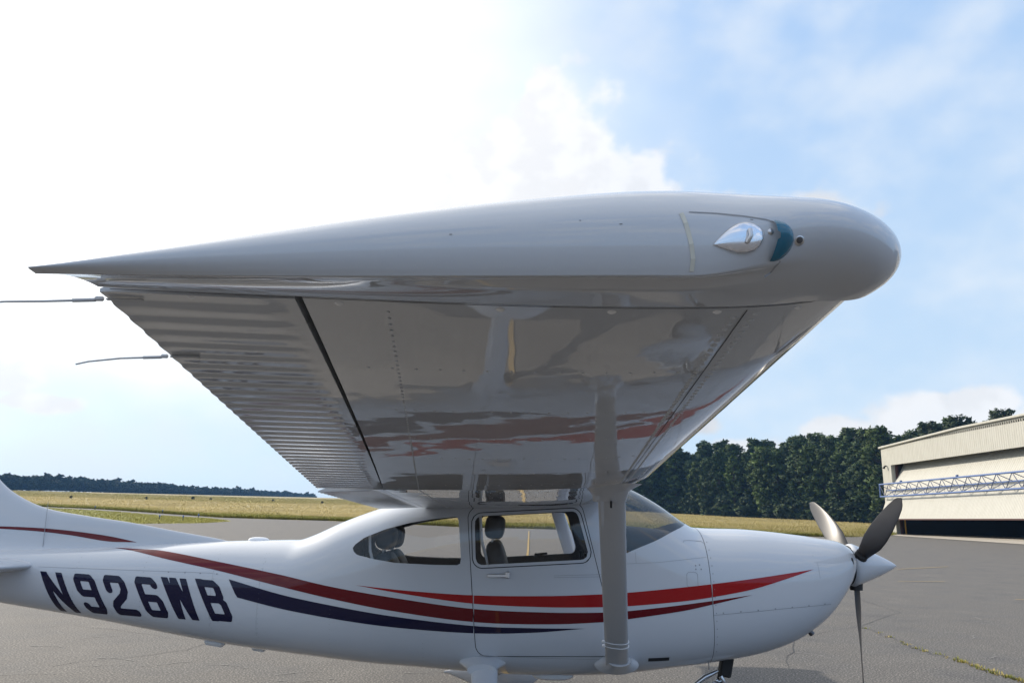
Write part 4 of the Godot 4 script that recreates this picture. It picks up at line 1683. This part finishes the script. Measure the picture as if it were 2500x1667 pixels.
func tip_span(x: float) -> Array:
	# lower lip, top, reach beyond the rib
	var low := curve(TIP_LOW, x)
	var top := curve(TIP_TOP, minf(x, 0.421))
	var yc := 2.050
	if x > 0.421:
		var t := clampf((x - 0.421) / (0.600 - 0.421), 0.0, 1.0)
		top = yc + (2.133 - yc) * sqrt(maxf(0.0, 1.0 - pow(t, 2.3)))
	if x > 0.47:
		var t := clampf((x - 0.47) / (0.600 - 0.47), 0.0, 1.0)
		low = yc - (yc - 1.985) * sqrt(maxf(0.0, 1.0 - t * t))
	var reach := 0.180
	if x > 0.33:
		reach = 0.180 * pow(maxf(0.0, 1.0 - pow(clampf((x - 0.33) / 0.27, 0, 1), 2.3)), 1.0 / 2.3)
	return [low, top, reach]


const TIP_SHAPE := [Vector2(0.0, 0.90), Vector2(0.08, 0.945), Vector2(0.2, 0.985), Vector2(0.35, 1.0), Vector2(0.5, 0.985), Vector2(0.65, 0.915), Vector2(0.8, 0.765), Vector2(0.93, 0.46), Vector2(1.0, 0.0)]


# the outline of the tip at x from below the rib, round the lip, to the top: (reach beyond the rib, height)
func tip_row(x: float) -> PackedVector2Array:
	var t := tip_span(x)
	var w := wing_line(5.30)
	var c := clampf((w[0] - x) / (w[0] - w[2]), 0.0, 1.0)
	var rib := wing_point(w, c, false).y - 0.001
	if x > 0.45:
		rib = lerpf(rib, t[0], smoothstep(0.45, 0.56, x))
	# aft: flat below and hollowed before the lip; towards the nose: rounded all through
	var soft := smoothstep(0.24, 0.44, x)
	var ym := lerpf(rib, t[1], 0.50)
	var rise := maxf(0.0, wing_point(w, c, true).y + 0.001 - t[1])
	var row := PackedVector2Array()
	for k in 42:
		var p := Vector2.ZERO
		if k < 13:
			var z := k / 12.0
			var dip := 0.011 * exp(-pow((z - 0.80) / 0.10, 2.0)) * smoothstep(-0.25, 0.1, x)
			p = Vector2(t[2] * 0.90 * z, lerpf(rib, t[0] - 0.0005, z * z) + dip)
		else:
			var h := pow((k - 12) / 29.0, 1.25)
			p = Vector2(t[2] * curve(TIP_SHAPE, h), lerpf(t[0], t[1], h) + rise * pow(h, 5.0))
		var phi := PI * (k / 41.0 - 0.5)
		var q := Vector2(t[2] * pow(maxf(cos(phi), 0.0), 0.8), ym + sin(phi) * ((ym - rib) if phi < 0.0 else (t[1] - ym)))
		row.append(p.lerp(q, soft))
	return row


func tip_point(x: float, y: float) -> float:
	var row := tip_row(x)
	for k in range(40, 9, -1):
		if row[k].y <= y:
			return 5.301 + lerpf(row[k].x, row[k + 1].x, clampf((y - row[k].y) / maxf(row[k + 1].y - row[k].y, 1e-6), 0.0, 1.0))
	return 5.301 + row[10].x


func tip_normal(x: float, y: float) -> Vector3:
	var e := 0.003
	return Vector3(-(tip_point(x + e, y) - tip_point(x - e, y)) / (2 * e), -(tip_point(x, y + e) - tip_point(x, y - e)) / (2 * e), 1.0).normalized()


func tip(a: Node3D, side: float) -> void:
	var rows := []
	for i in 97:
		var u := i / 96.0
		var x := lerpf(-0.656, 0.5998, 1.0 - pow(1.0 - u, 1.7))
		var row := PackedVector3Array()
		for p in tip_row(x):
			row.append(Vector3(x, p.y, (5.301 + p.x) * side))
		rows.append(row)
	var g := Geo.new()
	g.sheet(rows, false, false)
	var sum := 0.0
	for i in range(0, g.v.size(), 31):
		sum += g.n[i].dot(g.v[i] - Vector3(0.0, 2.04, 5.3 * side))
	if sum < 0.0:
		g = Geo.new()
		g.sheet(rows, false, true)
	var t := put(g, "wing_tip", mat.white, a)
	if side < 0.0:
		return
	# lamp plate, its strip of sealant and outline
	g = Geo.new()
	tip_line(g, [Vector2(0.231, 2.066), Vector2(0.236, 2.05), Vector2(0.243, 2.02), Vector2(0.246, 2.0), Vector2(0.245, 1.985)], 0.0062, 0.0012)
	put(g, "sealant_strip", mat.sealant, t)
	g = Geo.new()
	tip_line(g, [Vector2(0.242, 2.068), Vector2(0.28, 2.067), Vector2(0.32, 2.063), Vector2(0.347, 2.058), Vector2(0.357, 2.054)], 0.0016, 0.0010)
	tip_line(g, [Vector2(0.372, 2.006), Vector2(0.364, 1.995), Vector2(0.355, 1.989)], 0.0022, 0.0010)
	put(g, "plate_joint", mat.soft_seam, t)
	g = Geo.new()
	for q in [Vector2(-0.088, 2.028), Vector2(0.09, 2.052), Vector2(0.145, 2.047), Vector2(0.326, 2.058)]:
		tip_line(g, [q, q + Vector2(rng.randf_range(0.0015, 0.004), rng.randf_range(-0.001, 0.001))], 0.0009, 0.0008)
	put(g, "paint_chips", mat.clutter, t).set_meta("kind", "stuff")
	# clear lamp: drop-shaped lens over a bright reflector
	var c := Vector2(0.313, 2.030)
	var nn := tip_normal(c.x, c.y)
	var at := Vector3(c.x, c.y, tip_point(c.x, c.y))
	var ux := (Vector3(1, 0, 0) - nn * nn.x + Vector3(0, 0.25, 0)).normalized()
	var b := Basis(ux, nn.cross(ux).normalized(), nn)
	g = Geo.new()
	drop(g, at - nn * 0.002, b, 1.0)
	put(g, "strobe_lens", mat.clear_lens, t)
	g = Geo.new()
	drop(g, at, Basis(b.x * 0.93, b.y * 0.93, b.z * 0.22), 1.0)
	put(g, "strobe_reflector", mat.reflector, t)
	g = Geo.new()
	g.tube([at + ux * 0.004 + nn * 0.005 - b.y * 0.008, at + ux * 0.010 + nn * 0.009, at + ux * 0.012 + nn * 0.005 + b.y * 0.009], 0.0032, 8)
	put(g, "strobe_bulb", mat.steel, t)
	g = Geo.new()
	g.lathe(at + ux * 0.041 + nn * 0.0005, nn, [Vector2(0, 0.0045), Vector2(0.002, 0.004), Vector2(0.0024, 0.0002)], 10)
	put(g, "screw", mat.steel, t)
	# blue-green position lamp
	g = Geo.new()
	var lens := Vector2(0.355, 2.030)
	var rr := []
	for i in 15:
		var row := PackedVector3Array()
		var ang := PI * (i / 14.0 - 0.5)
		for k in 13:
			var q := k / 12.0
			var p := lens + Vector2(cos(ang) * 0.031, sin(ang) * 0.0265) * q + Vector2(0.004 * (1.0 - q), 0)
			if absf(p.y - 2.031) < 0.0045 and p.x < 0.362:
				p.x = 0.362
			row.append(Vector3(p.x, p.y, tip_point(p.x, p.y) + 0.002 + 0.013 * sqrt(maxf(0.0, 1.0 - q * q))))
		rr.append(row)
	g.sheet(rr, false, false)
	if g.n[40].z < 0.0:
		g = Geo.new()
		g.sheet(rr, false, true)
	put(g, "position_lamp", mat.blue_lens, t)
	g = Geo.new()
	var e := Vector2(0.395, 2.031)
	g.lathe(Vector3(e.x, e.y, tip_point(e.x, e.y)), tip_normal(e.x, e.y), [Vector2(-0.002, 0.0075), Vector2(0.001, 0.007), Vector2(0.0015, 0.0002)], 14)
	put(g, "screw", mat.steel, t)
	g = Geo.new()
	g.lathe(Vector3(e.x - 0.0005, e.y + 0.0008, tip_point(e.x, e.y) + 0.001), tip_normal(e.x, e.y), [Vector2(0, 0.005), Vector2(0.0012, 0.0048), Vector2(0.0013, 0.0002)], 12)
	put(g, "screw_recess", mat.dark_steel, t)


func tip_line(g: Geo, path: Array, width: float, lift: float) -> void:
	for i in path.size() - 1:
		var a: Vector2 = path[i]
		var b: Vector2 = path[i + 1]
		var s := (b - a).normalized().orthogonal() * width * 0.5
		var quad := []
		for p in [a - s, a + s, b + s, b - s]:
			quad.append(Vector3(p.x, p.y, tip_point(p.x, p.y) + lift))
		g.quad(quad[0], quad[1], quad[2], quad[3], Vector3(0, 0, 1))


func drop(g: Geo, at: Vector3, b: Basis, k: float) -> void:
	var rows := []
	for i in 21:
		var t := i / 20.0
		var x := lerpf(-0.043, 0.034, t)
		var r := 0.0225 * pow(sin(PI * pow(t * 0.985 + 0.0075, 1.45)), 0.62)
		var row := PackedVector3Array()
		for j in 17:
			var an := TAU * j / 16
			row.append(at + b * (Vector3(x, cos(an) * r, sin(an) * r * 0.72) * k))
		rows.append(row)
	g.loft(rows, false)


func strut(a: Node3D, side: float) -> void:
	var foot := Vector3(0.785, 0.645, 0.53 * side)
	var top := Vector3(0.503, 1.845, 2.53 * side)
	var rows := []
	for i in 13:
		var t := i / 12.0
		var c := foot.lerp(top, t)
		var flare := pow(clampf((t - 0.93) / 0.07, 0, 1), 2.0)
		var ch := lerpf(0.082, 0.070, t) * (1.0 + flare * 0.5)
		var th := lerpf(0.026, 0.024, t) * (1.0 + flare * 0.8)
		var row := PackedVector3Array()
		for j in 33:
			var an := TAU * j / 32
			var cx := cos(an)
			row.append(c + Vector3(cx * ch, sin(an) * th * 0.86 * (0.75 + 0.25 * cx), sin(an) * th * -0.5 * side * (0.75 + 0.25 * cx)))
		rows.append(row)
	var g := Geo.new()
	g.loft(rows, true)
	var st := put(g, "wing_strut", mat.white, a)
	# flared cuff at the wing
	g = Geo.new()
	rows = []
	for i in 9:
		var t := i / 8.0
		var k := 1.0 + pow(t, 2.2) * 1.1
		var c := top + Vector3(0, -0.10 + 0.085 * t, (-0.165 + 0.14 * t) * side)
		var row := PackedVector3Array()
		for j in 33:
			var an := TAU * j / 32
			row.append(c + Vector3(cos(an) * 0.075 * k, 0.0, sin(an) * 0.05 * k))
		rows.append(row)
	g.loft(rows, false)
	put(g, "upper_cuff", mat.white, st)
	g = Geo.new()
	g.box(top + Vector3(0.012, -0.115, (-0.165 + 0.062) * side), Vector3(0.010, 0.035, 0.02), Basis(), 0.003)
	put(g, "cuff_slot", mat.rubber, st)
	# flared cuff at the body
	g = Geo.new()
	rows = []
	for i in 10:
		var t := i / 9.0
		var k := 1.0 + pow(t, 2.0) * 0.95
		var c := Vector3(0.79, lerpf(0.690, 0.640, t), lerpf(0.60, 0.455, t) * side)
		var row := PackedVector3Array()
		for j in 33:
			var an := TAU * j / 32
			row.append(c + Vector3(cos(an) * 0.082 * k, sin(an) * 0.040 * (1.0 + t * 0.7), 0.0))
		rows.append(row)
	g.loft(rows, true)
	put(g, "lower_cuff", mat.white, st)
	# two thin clamp bands with their bolts
	for t in [0.178, 0.148]:
		g = Geo.new()
		var c := foot.lerp(top, t)
		var ring := []
		for j in 29:
			var an := TAU * j / 28
			ring.append(c + Vector3(cos(an) * 0.0835, sin(an) * 0.0245 * (0.75 + 0.25 * cos(an)), sin(an) * -0.0155 * side * (0.75 + 0.25 * cos(an))))
		g.tube(ring, 0.003, 6, false)
		g.blob(c + Vector3(-0.088, 0, 0.004 * side), Vector3(0.012, 0.010, 0.012), Basis(), 0.7, 10, 8)
		put(g, "clamp_band", mat.white_plain, st)


# ---- tail
const FIN_TOP := [Vector2(-5.75, 2.80), Vector2(-5.2, 2.82), Vector2(-4.95, 2.74), Vector2(-4.55, 2.33), Vector2(-4.134, 1.894), Vector2(-3.976, 1.780), Vector2(-3.732, 1.680), Vector2(-3.392, 1.623), Vector2(-3.036, 1.577), Vector2(-2.68, 1.518), Vector2(-2.3, 1.458), Vector2(-2.2, 1.432)]


func fin_half(x: float, y: float) -> float:
	var top := curve(FIN_TOP, x)
	var base: float = 1.33
	var t := clampf((y - base) / maxf(top - base, 0.01), 0, 1)
	var wide := lerpf(0.055, 0.020, clampf((x + 4.6) / 2.2, 0, 1)) * lerpf(1.0, 0.55, clampf((y - 1.4) / 1.4, 0, 1))
	var aft := smoothstep(-5.8, -4.9, x)
	return wide * lerpf(0.2, 1.0, aft) * pow(maxf(0.0, 1.0 - pow(t, 5.0)), 0.5) + 0.05 * exp(-(y - base) / 0.035) * smoothstep(-2.3, -3.2, x)


func tail(a: Node3D) -> void:
	var g := Geo.new()
	var rows := []
	for i in 100:
		var x := lerpf(-5.05, -2.2, i / 99.0)
		var top := curve(FIN_TOP, x)
		var row := PackedVector3Array()
		for j in 27:
			var u := j / 26.0
			var y := lerpf(1.31, top, 1.0 - pow(1.0 - u, 1.8))
			row.append(Vector3(x, y, fin_half(x, y)))
		for j in range(25, -1, -1):
			row.append(Vector3(x, row[j].y, -row[j].z))
		rows.append(row)
	g.loft(rows, true)
	var fin := put(g, "tail_fin", mat.white, a)
	g = Geo.new()
	g.box(Vector3(-3.69, 1.55, 0.052), Vector3(0.003, 0.36, 0.002), Basis(Vector3(0, 0, 1), 0.02))
	put(g, "panel_joint", mat.soft_seam, fin)
	g = Geo.new()
	rows = []
	for i in 14:
		var y := lerpf(1.32, 2.80, i / 13.0)
		var row := PackedVector3Array()
		var r := lerpf(0.035, 0.016, i / 13.0)
		for j in 17:
			var an := TAU * j / 16
			row.append(Vector3(-5.32 + cos(an) * 0.26 - (y - 1.3) * 0.05 + 0.12, y, sin(an) * r))
		rows.append(row)
	g.loft(rows, true)
	put(g, "rudder", mat.white, a)
	for side in [1.0, -1.0]:
		g = Geo.new()
		rows = []
		for i in 26:
			var t := i / 25.0
			var z := lerpf(0.10, 1.78, t)
			var le := -3.64 - t * 0.30 - 0.25 * pow(t, 10.0)
			var te := -4.78
			var row := PackedVector3Array()
			for j in 41:
				var an := TAU * j / 40
				var c := 0.5 - 0.5 * cos(an)
				var th := 0.30 * (0.2969 * sqrt(c) - 0.126 * c - 0.3516 * c * c + 0.2843 * c * c * c - 0.1036 * c * c * c * c) / 0.5 * (1.0 - 0.8 * pow(t, 12.0)) * 0.9
				row.append(Vector3(lerpf(le, te, c), 1.245 + th * signf(sin(an)), z * side))
			rows.append(row)
		g.loft(rows, true)
		put(g, "tailplane", mat.white, a)
	# tail light strip of maroon on the fin
	var up := [Vector2(-4.3, 1.533), Vector2(-4.046, 1.533), Vector2(-3.858, 1.529), Vector2(-3.657, 1.52), Vector2(-3.418, 1.499), Vector2(-3.165, 1.467), Vector2(-2.958, 1.427)]
	var lo := [Vector2(-4.3, 1.520), Vector2(-4.043, 1.514), Vector2(-3.729, 1.497), Vector2(-3.476, 1.471), Vector2(-3.19, 1.430), Vector2(-2.958, 1.4255)]
	for side in [1.0, -1.0]:
		g = Geo.new()
		rows = []
		for i in 70:
			var x := lerpf(-4.3, -2.96, i / 69.0)
			var row := PackedVector3Array()
			var y0 := curve(lo, x)
			var y1 := maxf(curve(up, x), y0 + 0.0005)
			for k in 4:
				var y := lerpf(y0, y1, k / 3.0)
				row.append(Vector3(x, y, (fin_half(x, y) + 0.0016) * side))
			rows.append(row)
		g.sheet(rows, false, false)
		if g.n[0].z * side < 0.0:
			g = Geo.new()
			g.sheet(rows, false, true)
		put(g, "maroon_stripe", mat.maroon, fin)


# ---- nose: spinner and three blades
func nose(a: Node3D) -> void:
	var hub := Vector3(2.735, 1.335, 0)
	var g := Geo.new()
	var prof := [Vector2(-0.028, 0.150), Vector2(-0.020, 0.163), Vector2(0.0, 0.166)]
	for i in range(1, 15):
		var t := i / 14.0
		prof.append(Vector2(0.355 * t, 0.166 * pow(maxf(1.0 - t, 0.0002), 0.80)))
	g.lathe(hub, Vector3(1, 0, 0), prof, 40)
	put(g, "spinner", mat.white, a)
	g = Geo.new()
	g.lathe(Vector3(2.655, 1.335, 0), Vector3(1, 0, 0), [Vector2(0, 0.155), Vector2(0.06, 0.150)], 30)
	put(g, "spinner_backplate", mat.rubber, a)
	for k in 3:
		var phi := deg_to_rad([60.0, -60.0, 180.0][k])
		var rho := Vector3(0, cos(phi), sin(phi))
		var t := Vector3(0, -sin(phi), cos(phi))
		g = Geo.new()
		var rows := []
		for i in 26:
			var u := i / 25.0
			var r := lerpf(0.10, 1.0, u)
			var ch := table([0.10, 0.18, 0.26, 0.38, 0.52, 0.68, 0.82, 0.93, 0.985, 1.0], [0.085, 0.088, 0.115, 0.155, 0.165, 0.152, 0.125, 0.090, 0.05, 0.012], r)
			var th := table([0.10, 0.22, 0.4, 0.7, 1.0], [0.055, 0.036, 0.022, 0.013, 0.005], r)
			var be := deg_to_rad(table([0.10, 0.25, 0.5, 0.75, 1.0], [50.0, 42.0, 29.0, 21.0, 16.0], r))
			var cv := t * cos(be) + Vector3(1, 0, 0) * sin(be)
			var nv := cv.cross(rho).normalized()
			var row := PackedVector3Array()
			for j in 25:
				var an := TAU * j / 24
				var c := cos(an)
				row.append(hub + Vector3(0.02, 0, 0) + rho * r + cv * (c * ch * 0.5 + ch * 0.06) + nv * sin(an) * th * 0.5 * (0.7 + 0.3 * c))
			rows.append(row)
		g.loft(rows, true)
		var bl := put(g, "propeller_blade", mat.black_blade, a)
		g = Geo.new()
		g.tube([hub + Vector3(0.02, 0, 0) + rho * 0.08, hub + Vector3(0.02, 0, 0) + rho * 0.19], [0.056, 0.047], 16)
		put(g, "blade_root", mat.rubber, bl)
	# air intakes
	for s in [-1.0, 1.0]:
		g = Geo.new()
		g.blob(Vector3(2.60, 1.36, 0.24 * s), Vector3(0.03, 0.06, 0.08), Basis(), 0.7)
		put(g, "air_intake", mat.rubber, a)
	g = Geo.new()
	g.tube([Vector3(2.30, 0.86, 0.16), Vector3(2.325, 0.83, 0.16)], 0.022, 12)
	put(g, "exhaust_pipe", mat.dark_steel, a)


func gear(a: Node3D) -> void:
	for side in [1.0, -1.0]:
		var g := Geo.new()
		var rows := []
		for i in 13:
			var t := i / 12.0
			var c := Vector3(lerpf(-0.165, -0.12, t), lerpf(0.66, 0.24, t), lerpf(0.44, 1.30, t) * side)
			var ch := lerpf(0.098, 0.07, t)
			var th := lerpf(0.036, 0.026, t)
			var row := PackedVector3Array()
			for j in 29:
				var an := TAU * j / 28
				row.append(c + Vector3(cos(an) * ch, sin(an) * th * 0.9, sin(an) * th * 0.45 * side))
			rows.append(row)
		g.loft(rows, true)
		var leg := put(g, "main_gear_leg", mat.white, a)
		g = Geo.new()
		rows = []
		for i in 9:
			var t := i / 8.0
			var k := 1.0 + t * t * 0.62
			var c := Vector3(-0.175, lerpf(0.612, 0.640, t), lerpf(0.60, 0.44, t) * side)
			var row := PackedVector3Array()
			for j in 29:
				var an := TAU * j / 28
				row.append(c + Vector3(cos(an) * 0.104 * k, sin(an) * 0.042 * (1.0 + t * 0.25), 0))
			rows.append(row)
		g.loft(rows, true)
		put(g, "leg_cuff", mat.white, leg)
		wheel(a, Vector3(-0.08, 0.20, 1.37 * side), 0.20, "main_wheel")
		g = Geo.new()
		pant(g, Vector3(-0.06, 0.25, 1.37 * side), 0.46, 0.135, 0.17)
		put(g, "wheel_fairing", mat.white, a)
	wheel(a, Vector3(1.62, 0.17, 0.0), 0.17, "nose_wheel")
	var g := Geo.new()
	pant(g, Vector3(1.58, 0.22, 0.0), 0.40, 0.13, 0.16)
	put(g, "wheel_fairing", mat.white, a)
	g = Geo.new()
	g.box(Vector3(1.70, 0.59, 0.0), Vector3(0.09, 0.20, 0.09), Basis(Vector3(0, 0, 1), -0.22), 0.012)
	g.tube([Vector3(1.66, 0.52, 0), Vector3(1.60, 0.22, 0)], 0.026, 14)
	var leg := put(g, "nose_gear_leg", mat.rubber, a)
	g = Geo.new()
	g.tube([Vector3(1.62, 0.54, 0.05), Vector3(1.52, 0.50, 0.07), Vector3(1.42, 0.43, 0.07)], [0.012, 0.020, 0.016], 8)
	g.tube([Vector3(1.64, 0.47, 0.06), Vector3(1.52, 0.44, 0.07), Vector3(1.44, 0.425, 0.07)], 0.012, 8)
	g.tube([Vector3(1.64, 0.50, 0.05), Vector3(1.67, 0.45, 0.06), Vector3(1.63, 0.38, 0.05)], 0.018, 8)
	g.tube([Vector3(1.55, 0.62, 0.05), Vector3(1.553, 0.545, 0.05)], 0.006, 8)
	for q in [Vector3(1.43, 0.435, 0.085), Vector3(1.57, 0.455, 0.085), Vector3(1.60, 0.475, 0.085), Vector3(1.68, 0.44, 0.085)]:
		g.blob(q, Vector3(0.014, 0.014, 0.014), Basis(), 0.8, 10, 8)
	put(g, "steering_links", mat.steel, leg)


func pant(g: Geo, at: Vector3, length: float, half: float, tall: float) -> void:
	var rows := []
	for i in 25:
		var t := i / 24.0
		var r := pow(sin(PI * clampf(pow(t, 1.5), 0.004, 0.996)), 0.7)
		var row := PackedVector3Array()
		for j in 25:
			var an := TAU * j / 24
			row.append(at + Vector3(lerpf(-length * 1.15, length * 0.85, t), sin(an) * tall * r, cos(an) * half * r))
		rows.append(row)
	g.loft(rows, false)


func wheel(a: Node3D, at: Vector3, r: float, called: String) -> void:
	var g := Geo.new()
	g.lathe(at - Vector3(0, 0, 0.075), Vector3(0, 0, 1), [Vector2(0.0, r * 0.55), Vector2(0.0, r * 0.82), Vector2(0.02, r * 0.95), Vector2(0.05, r), Vector2(0.10, r), Vector2(0.13, r * 0.95), Vector2(0.15, r * 0.82), Vector2(0.15, r * 0.55)], 32)
	var w := put(g, called, mat.rubber, a)
	g = Geo.new()
	g.lathe(at - Vector3(0, 0, 0.07), Vector3(0, 0, 1), [Vector2(0.0, r * 0.2), Vector2(0.01, r * 0.52), Vector2(0.13, r * 0.52), Vector2(0.14, r * 0.2)], 24)
	put(g, "rim", mat.white_plain, w)


# ---- stripes and registration on the flanks
func band(a: Node3D, called: String, m: Material, up: Array, lo: Array, x0: float, x1: float) -> void:
	for side in [1.0, -1.0]:
		var g := Geo.new()
		var n := int((x1 - x0) / 0.02) + 2
		for i in n - 1:
			var col := []
			for e in 2:
				var x := lerpf(x0, x1, float(i + e) / (n - 1))
				var y0 := curve(lo, x)
				if called == "navy_stripe":
					y0 = maxf(y0, 1.185 - (x + 2.071) * 1.667)
				var y1 := maxf(curve(up, x), y0)
				var st := station(x)
				for k in 8:
					var y := lerpf(y0, y1, k / 7.0)
					var nn := flank_normal(Vector2(x, y))
					var p := Vector3(x, y, flank(st, y)) + nn * 0.0016
					col.append([Vector3(p.x, p.y, p.z * side), Vector3(nn.x, nn.y, nn.z * side)])
			for k in 7:
				g.tri(col[k][0], col[k + 1][0], col[k + 9][0], col[k][1], col[k + 1][1], col[k + 9][1])
				g.tri(col[k][0], col[k + 9][0], col[k + 8][0], col[k][1], col[k + 9][1], col[k + 8][1])
		put(g, called, m, a)


func marks(a: Node3D) -> void:
	var du := [Vector2(-3.089, 1.3845), Vector2(-2.919, 1.381), Vector2(-2.658, 1.371), Vector2(-2.17, 1.303), Vector2(-1.665, 1.222), Vector2(-1.313, 1.155), Vector2(-0.849, 1.087), Vector2(-0.252, 1.018), Vector2(0.283, 1.001), Vector2(0.693, 1.007), Vector2(0.863, 1.019), Vector2(1.272, 1.067), Vector2(1.782, 1.139)]
	var dl := [Vector2(-3.089, 1.384), Vector2(-2.9, 1.366), Vector2(-2.61, 1.317), Vector2(-2.152, 1.24), Vector2(-1.654, 1.14), Vector2(-1.307, 1.072), Vector2(-0.845, 0.995), Vector2(-0.25, 0.928), Vector2(0.283, 0.92), Vector2(0.699, 0.942), Vector2(0.862, 0.963), Vector2(1.271, 1.025), Vector2(1.475, 1.069), Vector2(1.782, 1.139)]
	var ru := [Vector2(-1.111, 1.166), Vector2(-0.737, 1.135), Vector2(-0.255, 1.111), Vector2(0.282, 1.114), Vector2(0.694, 1.133), Vector2(0.859, 1.145), Vector2(1.148, 1.174), Vector2(1.468, 1.21), Vector2(1.862, 1.262), Vector2(2.265, 1.321)]
	var rl := [Vector2(-1.111, 1.166), Vector2(-0.736, 1.11), Vector2(-0.253, 1.054), Vector2(0.282, 1.037), Vector2(0.699, 1.044), Vector2(0.857, 1.052), Vector2(1.272, 1.091), Vector2(1.529, 1.129), Vector2(1.791, 1.18), Vector2(2.061, 1.257), Vector2(2.265, 1.321)]
	var nu := [Vector2(-2.071, 1.185), Vector2(-1.649, 1.085), Vector2(-1.305, 1.025), Vector2(-0.844, 0.958), Vector2(-0.25, 0.901), Vector2(0.171, 0.892), Vector2(0.553, 0.894)]
	var nl := [Vector2(-2.071, 1.078), Vector2(-1.996, 1.06), Vector2(-1.642, 0.987), Vector2(-1.3, 0.935), Vector2(-0.841, 0.882), Vector2(-0.249, 0.850), Vector2(0.172, 0.860), Vector2(0.553, 0.894)]
	var dx := -0.246
	band(a, "maroon_stripe", mat.maroon, du, dl, -3.085, dx - 0.003)
	band(a, "maroon_stripe", mat.maroon, du, dl, dx + 0.003, 1.480)
	band(a, "maroon_stripe", mat.maroon, du, dl, 1.487, 1.78)
	band(a, "red_stripe", mat.red, ru, rl, -1.11, dx - 0.006)
	band(a, "red_stripe", mat.red, ru, rl, dx, 1.478)
	band(a, "red_stripe", mat.red, ru, rl, 1.485, 2.264)
	band(a, "navy_stripe", mat.navy, nu, nl, -2.070, dx + 0.002)
	band(a, "navy_stripe", mat.navy, nu, nl, dx + 0.008, 0.552)
	# N 9 2 6 W B: strokes on a leaning grid, u across and v down
	var loop := [Vector2(0.84, 0.42), Vector2(0.78, 0.48), Vector2(0.24, 0.48), Vector2(0.16, 0.40), Vector2(0.16, 0.18), Vector2(0.24, 0.1), Vector2(0.76, 0.1), Vector2(0.84, 0.18), Vector2(0.84, 0.82), Vector2(0.76, 0.9), Vector2(0.24, 0.9), Vector2(0.16, 0.83), Vector2(0.16, 0.80)]
	var six := []
	for q in loop:
		six.append(Vector2(1.0 - q.x, 1.0 - q.y))
	var glyphs := [
		[252.0, 0.182, [[Vector2(0.16, 0.0), Vector2(0.16, 1.0)], [Vector2(0.16, 0.06), Vector2(0.84, 0.94)], [Vector2(0.84, 0.0), Vector2(0.84, 1.0)]]],
		[455.0, 0.180, [loop]],
		[645.0, 0.180, [[Vector2(0.16, 0.36), Vector2(0.16, 0.18), Vector2(0.24, 0.1), Vector2(0.76, 0.1), Vector2(0.84, 0.18), Vector2(0.84, 0.36), Vector2(0.70, 0.50), Vector2(0.26, 0.70), Vector2(0.16, 0.80), Vector2(0.16, 0.9), Vector2(0.98, 0.9)]]],
		[846.0, 0.180, [six]],
		[1028.0, 0.200, [[Vector2(0.13, 0.0), Vector2(0.15, 1.0)], [Vector2(0.17, 1.0), Vector2(0.46, 0.0)], [Vector2(0.46, 0.0), Vector2(0.70, 1.0)], [Vector2(0.72, 1.0), Vector2(0.87, 0.0)]]],
		[1238.0, 0.190, [[Vector2(0.16, 0.0), Vector2(0.16, 1.0)], [Vector2(0.16, 0.1), Vector2(0.70, 0.1), Vector2(0.80, 0.18), Vector2(0.80, 0.38), Vector2(0.70, 0.47), Vector2(0.16, 0.47)], [Vector2(0.70, 0.47), Vector2(0.84, 0.56), Vector2(0.84, 0.82), Vector2(0.76, 0.9), Vector2(0.16, 0.9)]]]]
	var tall := 0.297
	for gl in glyphs:
		var w: float = gl[1]
		var x0: float = -3.578 + 0.001257 * (gl[0] - 252.0)
		var y0: float = 1.209 - 0.0201 * (x0 + 3.578)
		for side in [1.0, -1.0]:
			var rows := []
			var nr := []
			var ff := []
			for i in 47:
				var row := PackedVector3Array()
				var nn := PackedVector3Array()
				var f := PackedFloat32Array()
				for k in 61:
					var u := lerpf(-0.12, 1.12, i / 46.0)
					var v := lerpf(-0.04, 1.04, k / 60.0)
					var d := 1e9
					var p := Vector2(u * w, v * tall)
					for path in gl[2]:
						for e in path.size() - 1:
							d = minf(d, seg_dist(p, Vector2(path[e].x * w, path[e].y * tall), Vector2(path[e + 1].x * w, path[e + 1].y * tall)))
					f.append(maxf(d - 0.0265, maxf(-v * tall, (v - 1.0) * tall)))
					# on the far side the letters read the right way too
					var uu := u if side > 0.0 else 1.0 - u
					var q := Vector2(x0 + uu * w + v * 0.158 + (0.0 if side > 0.0 else 0.0), y0 - v * tall - uu * w * 0.045)
					var m := flank_normal(q)
					row.append(Vector3(q.x, q.y, (flank(station(q.x), q.y) + 0.0016) * side))
					nn.append(Vector3(m.x, m.y, m.z * side))
				rows.append(row)
				nr.append(nn)
				ff.append(f)
			var g := Geo.new()
			g.clipped(rows, nr, [ff])
			if side > 0.0:
				put(g, "registration_letter", mat.navy, a)
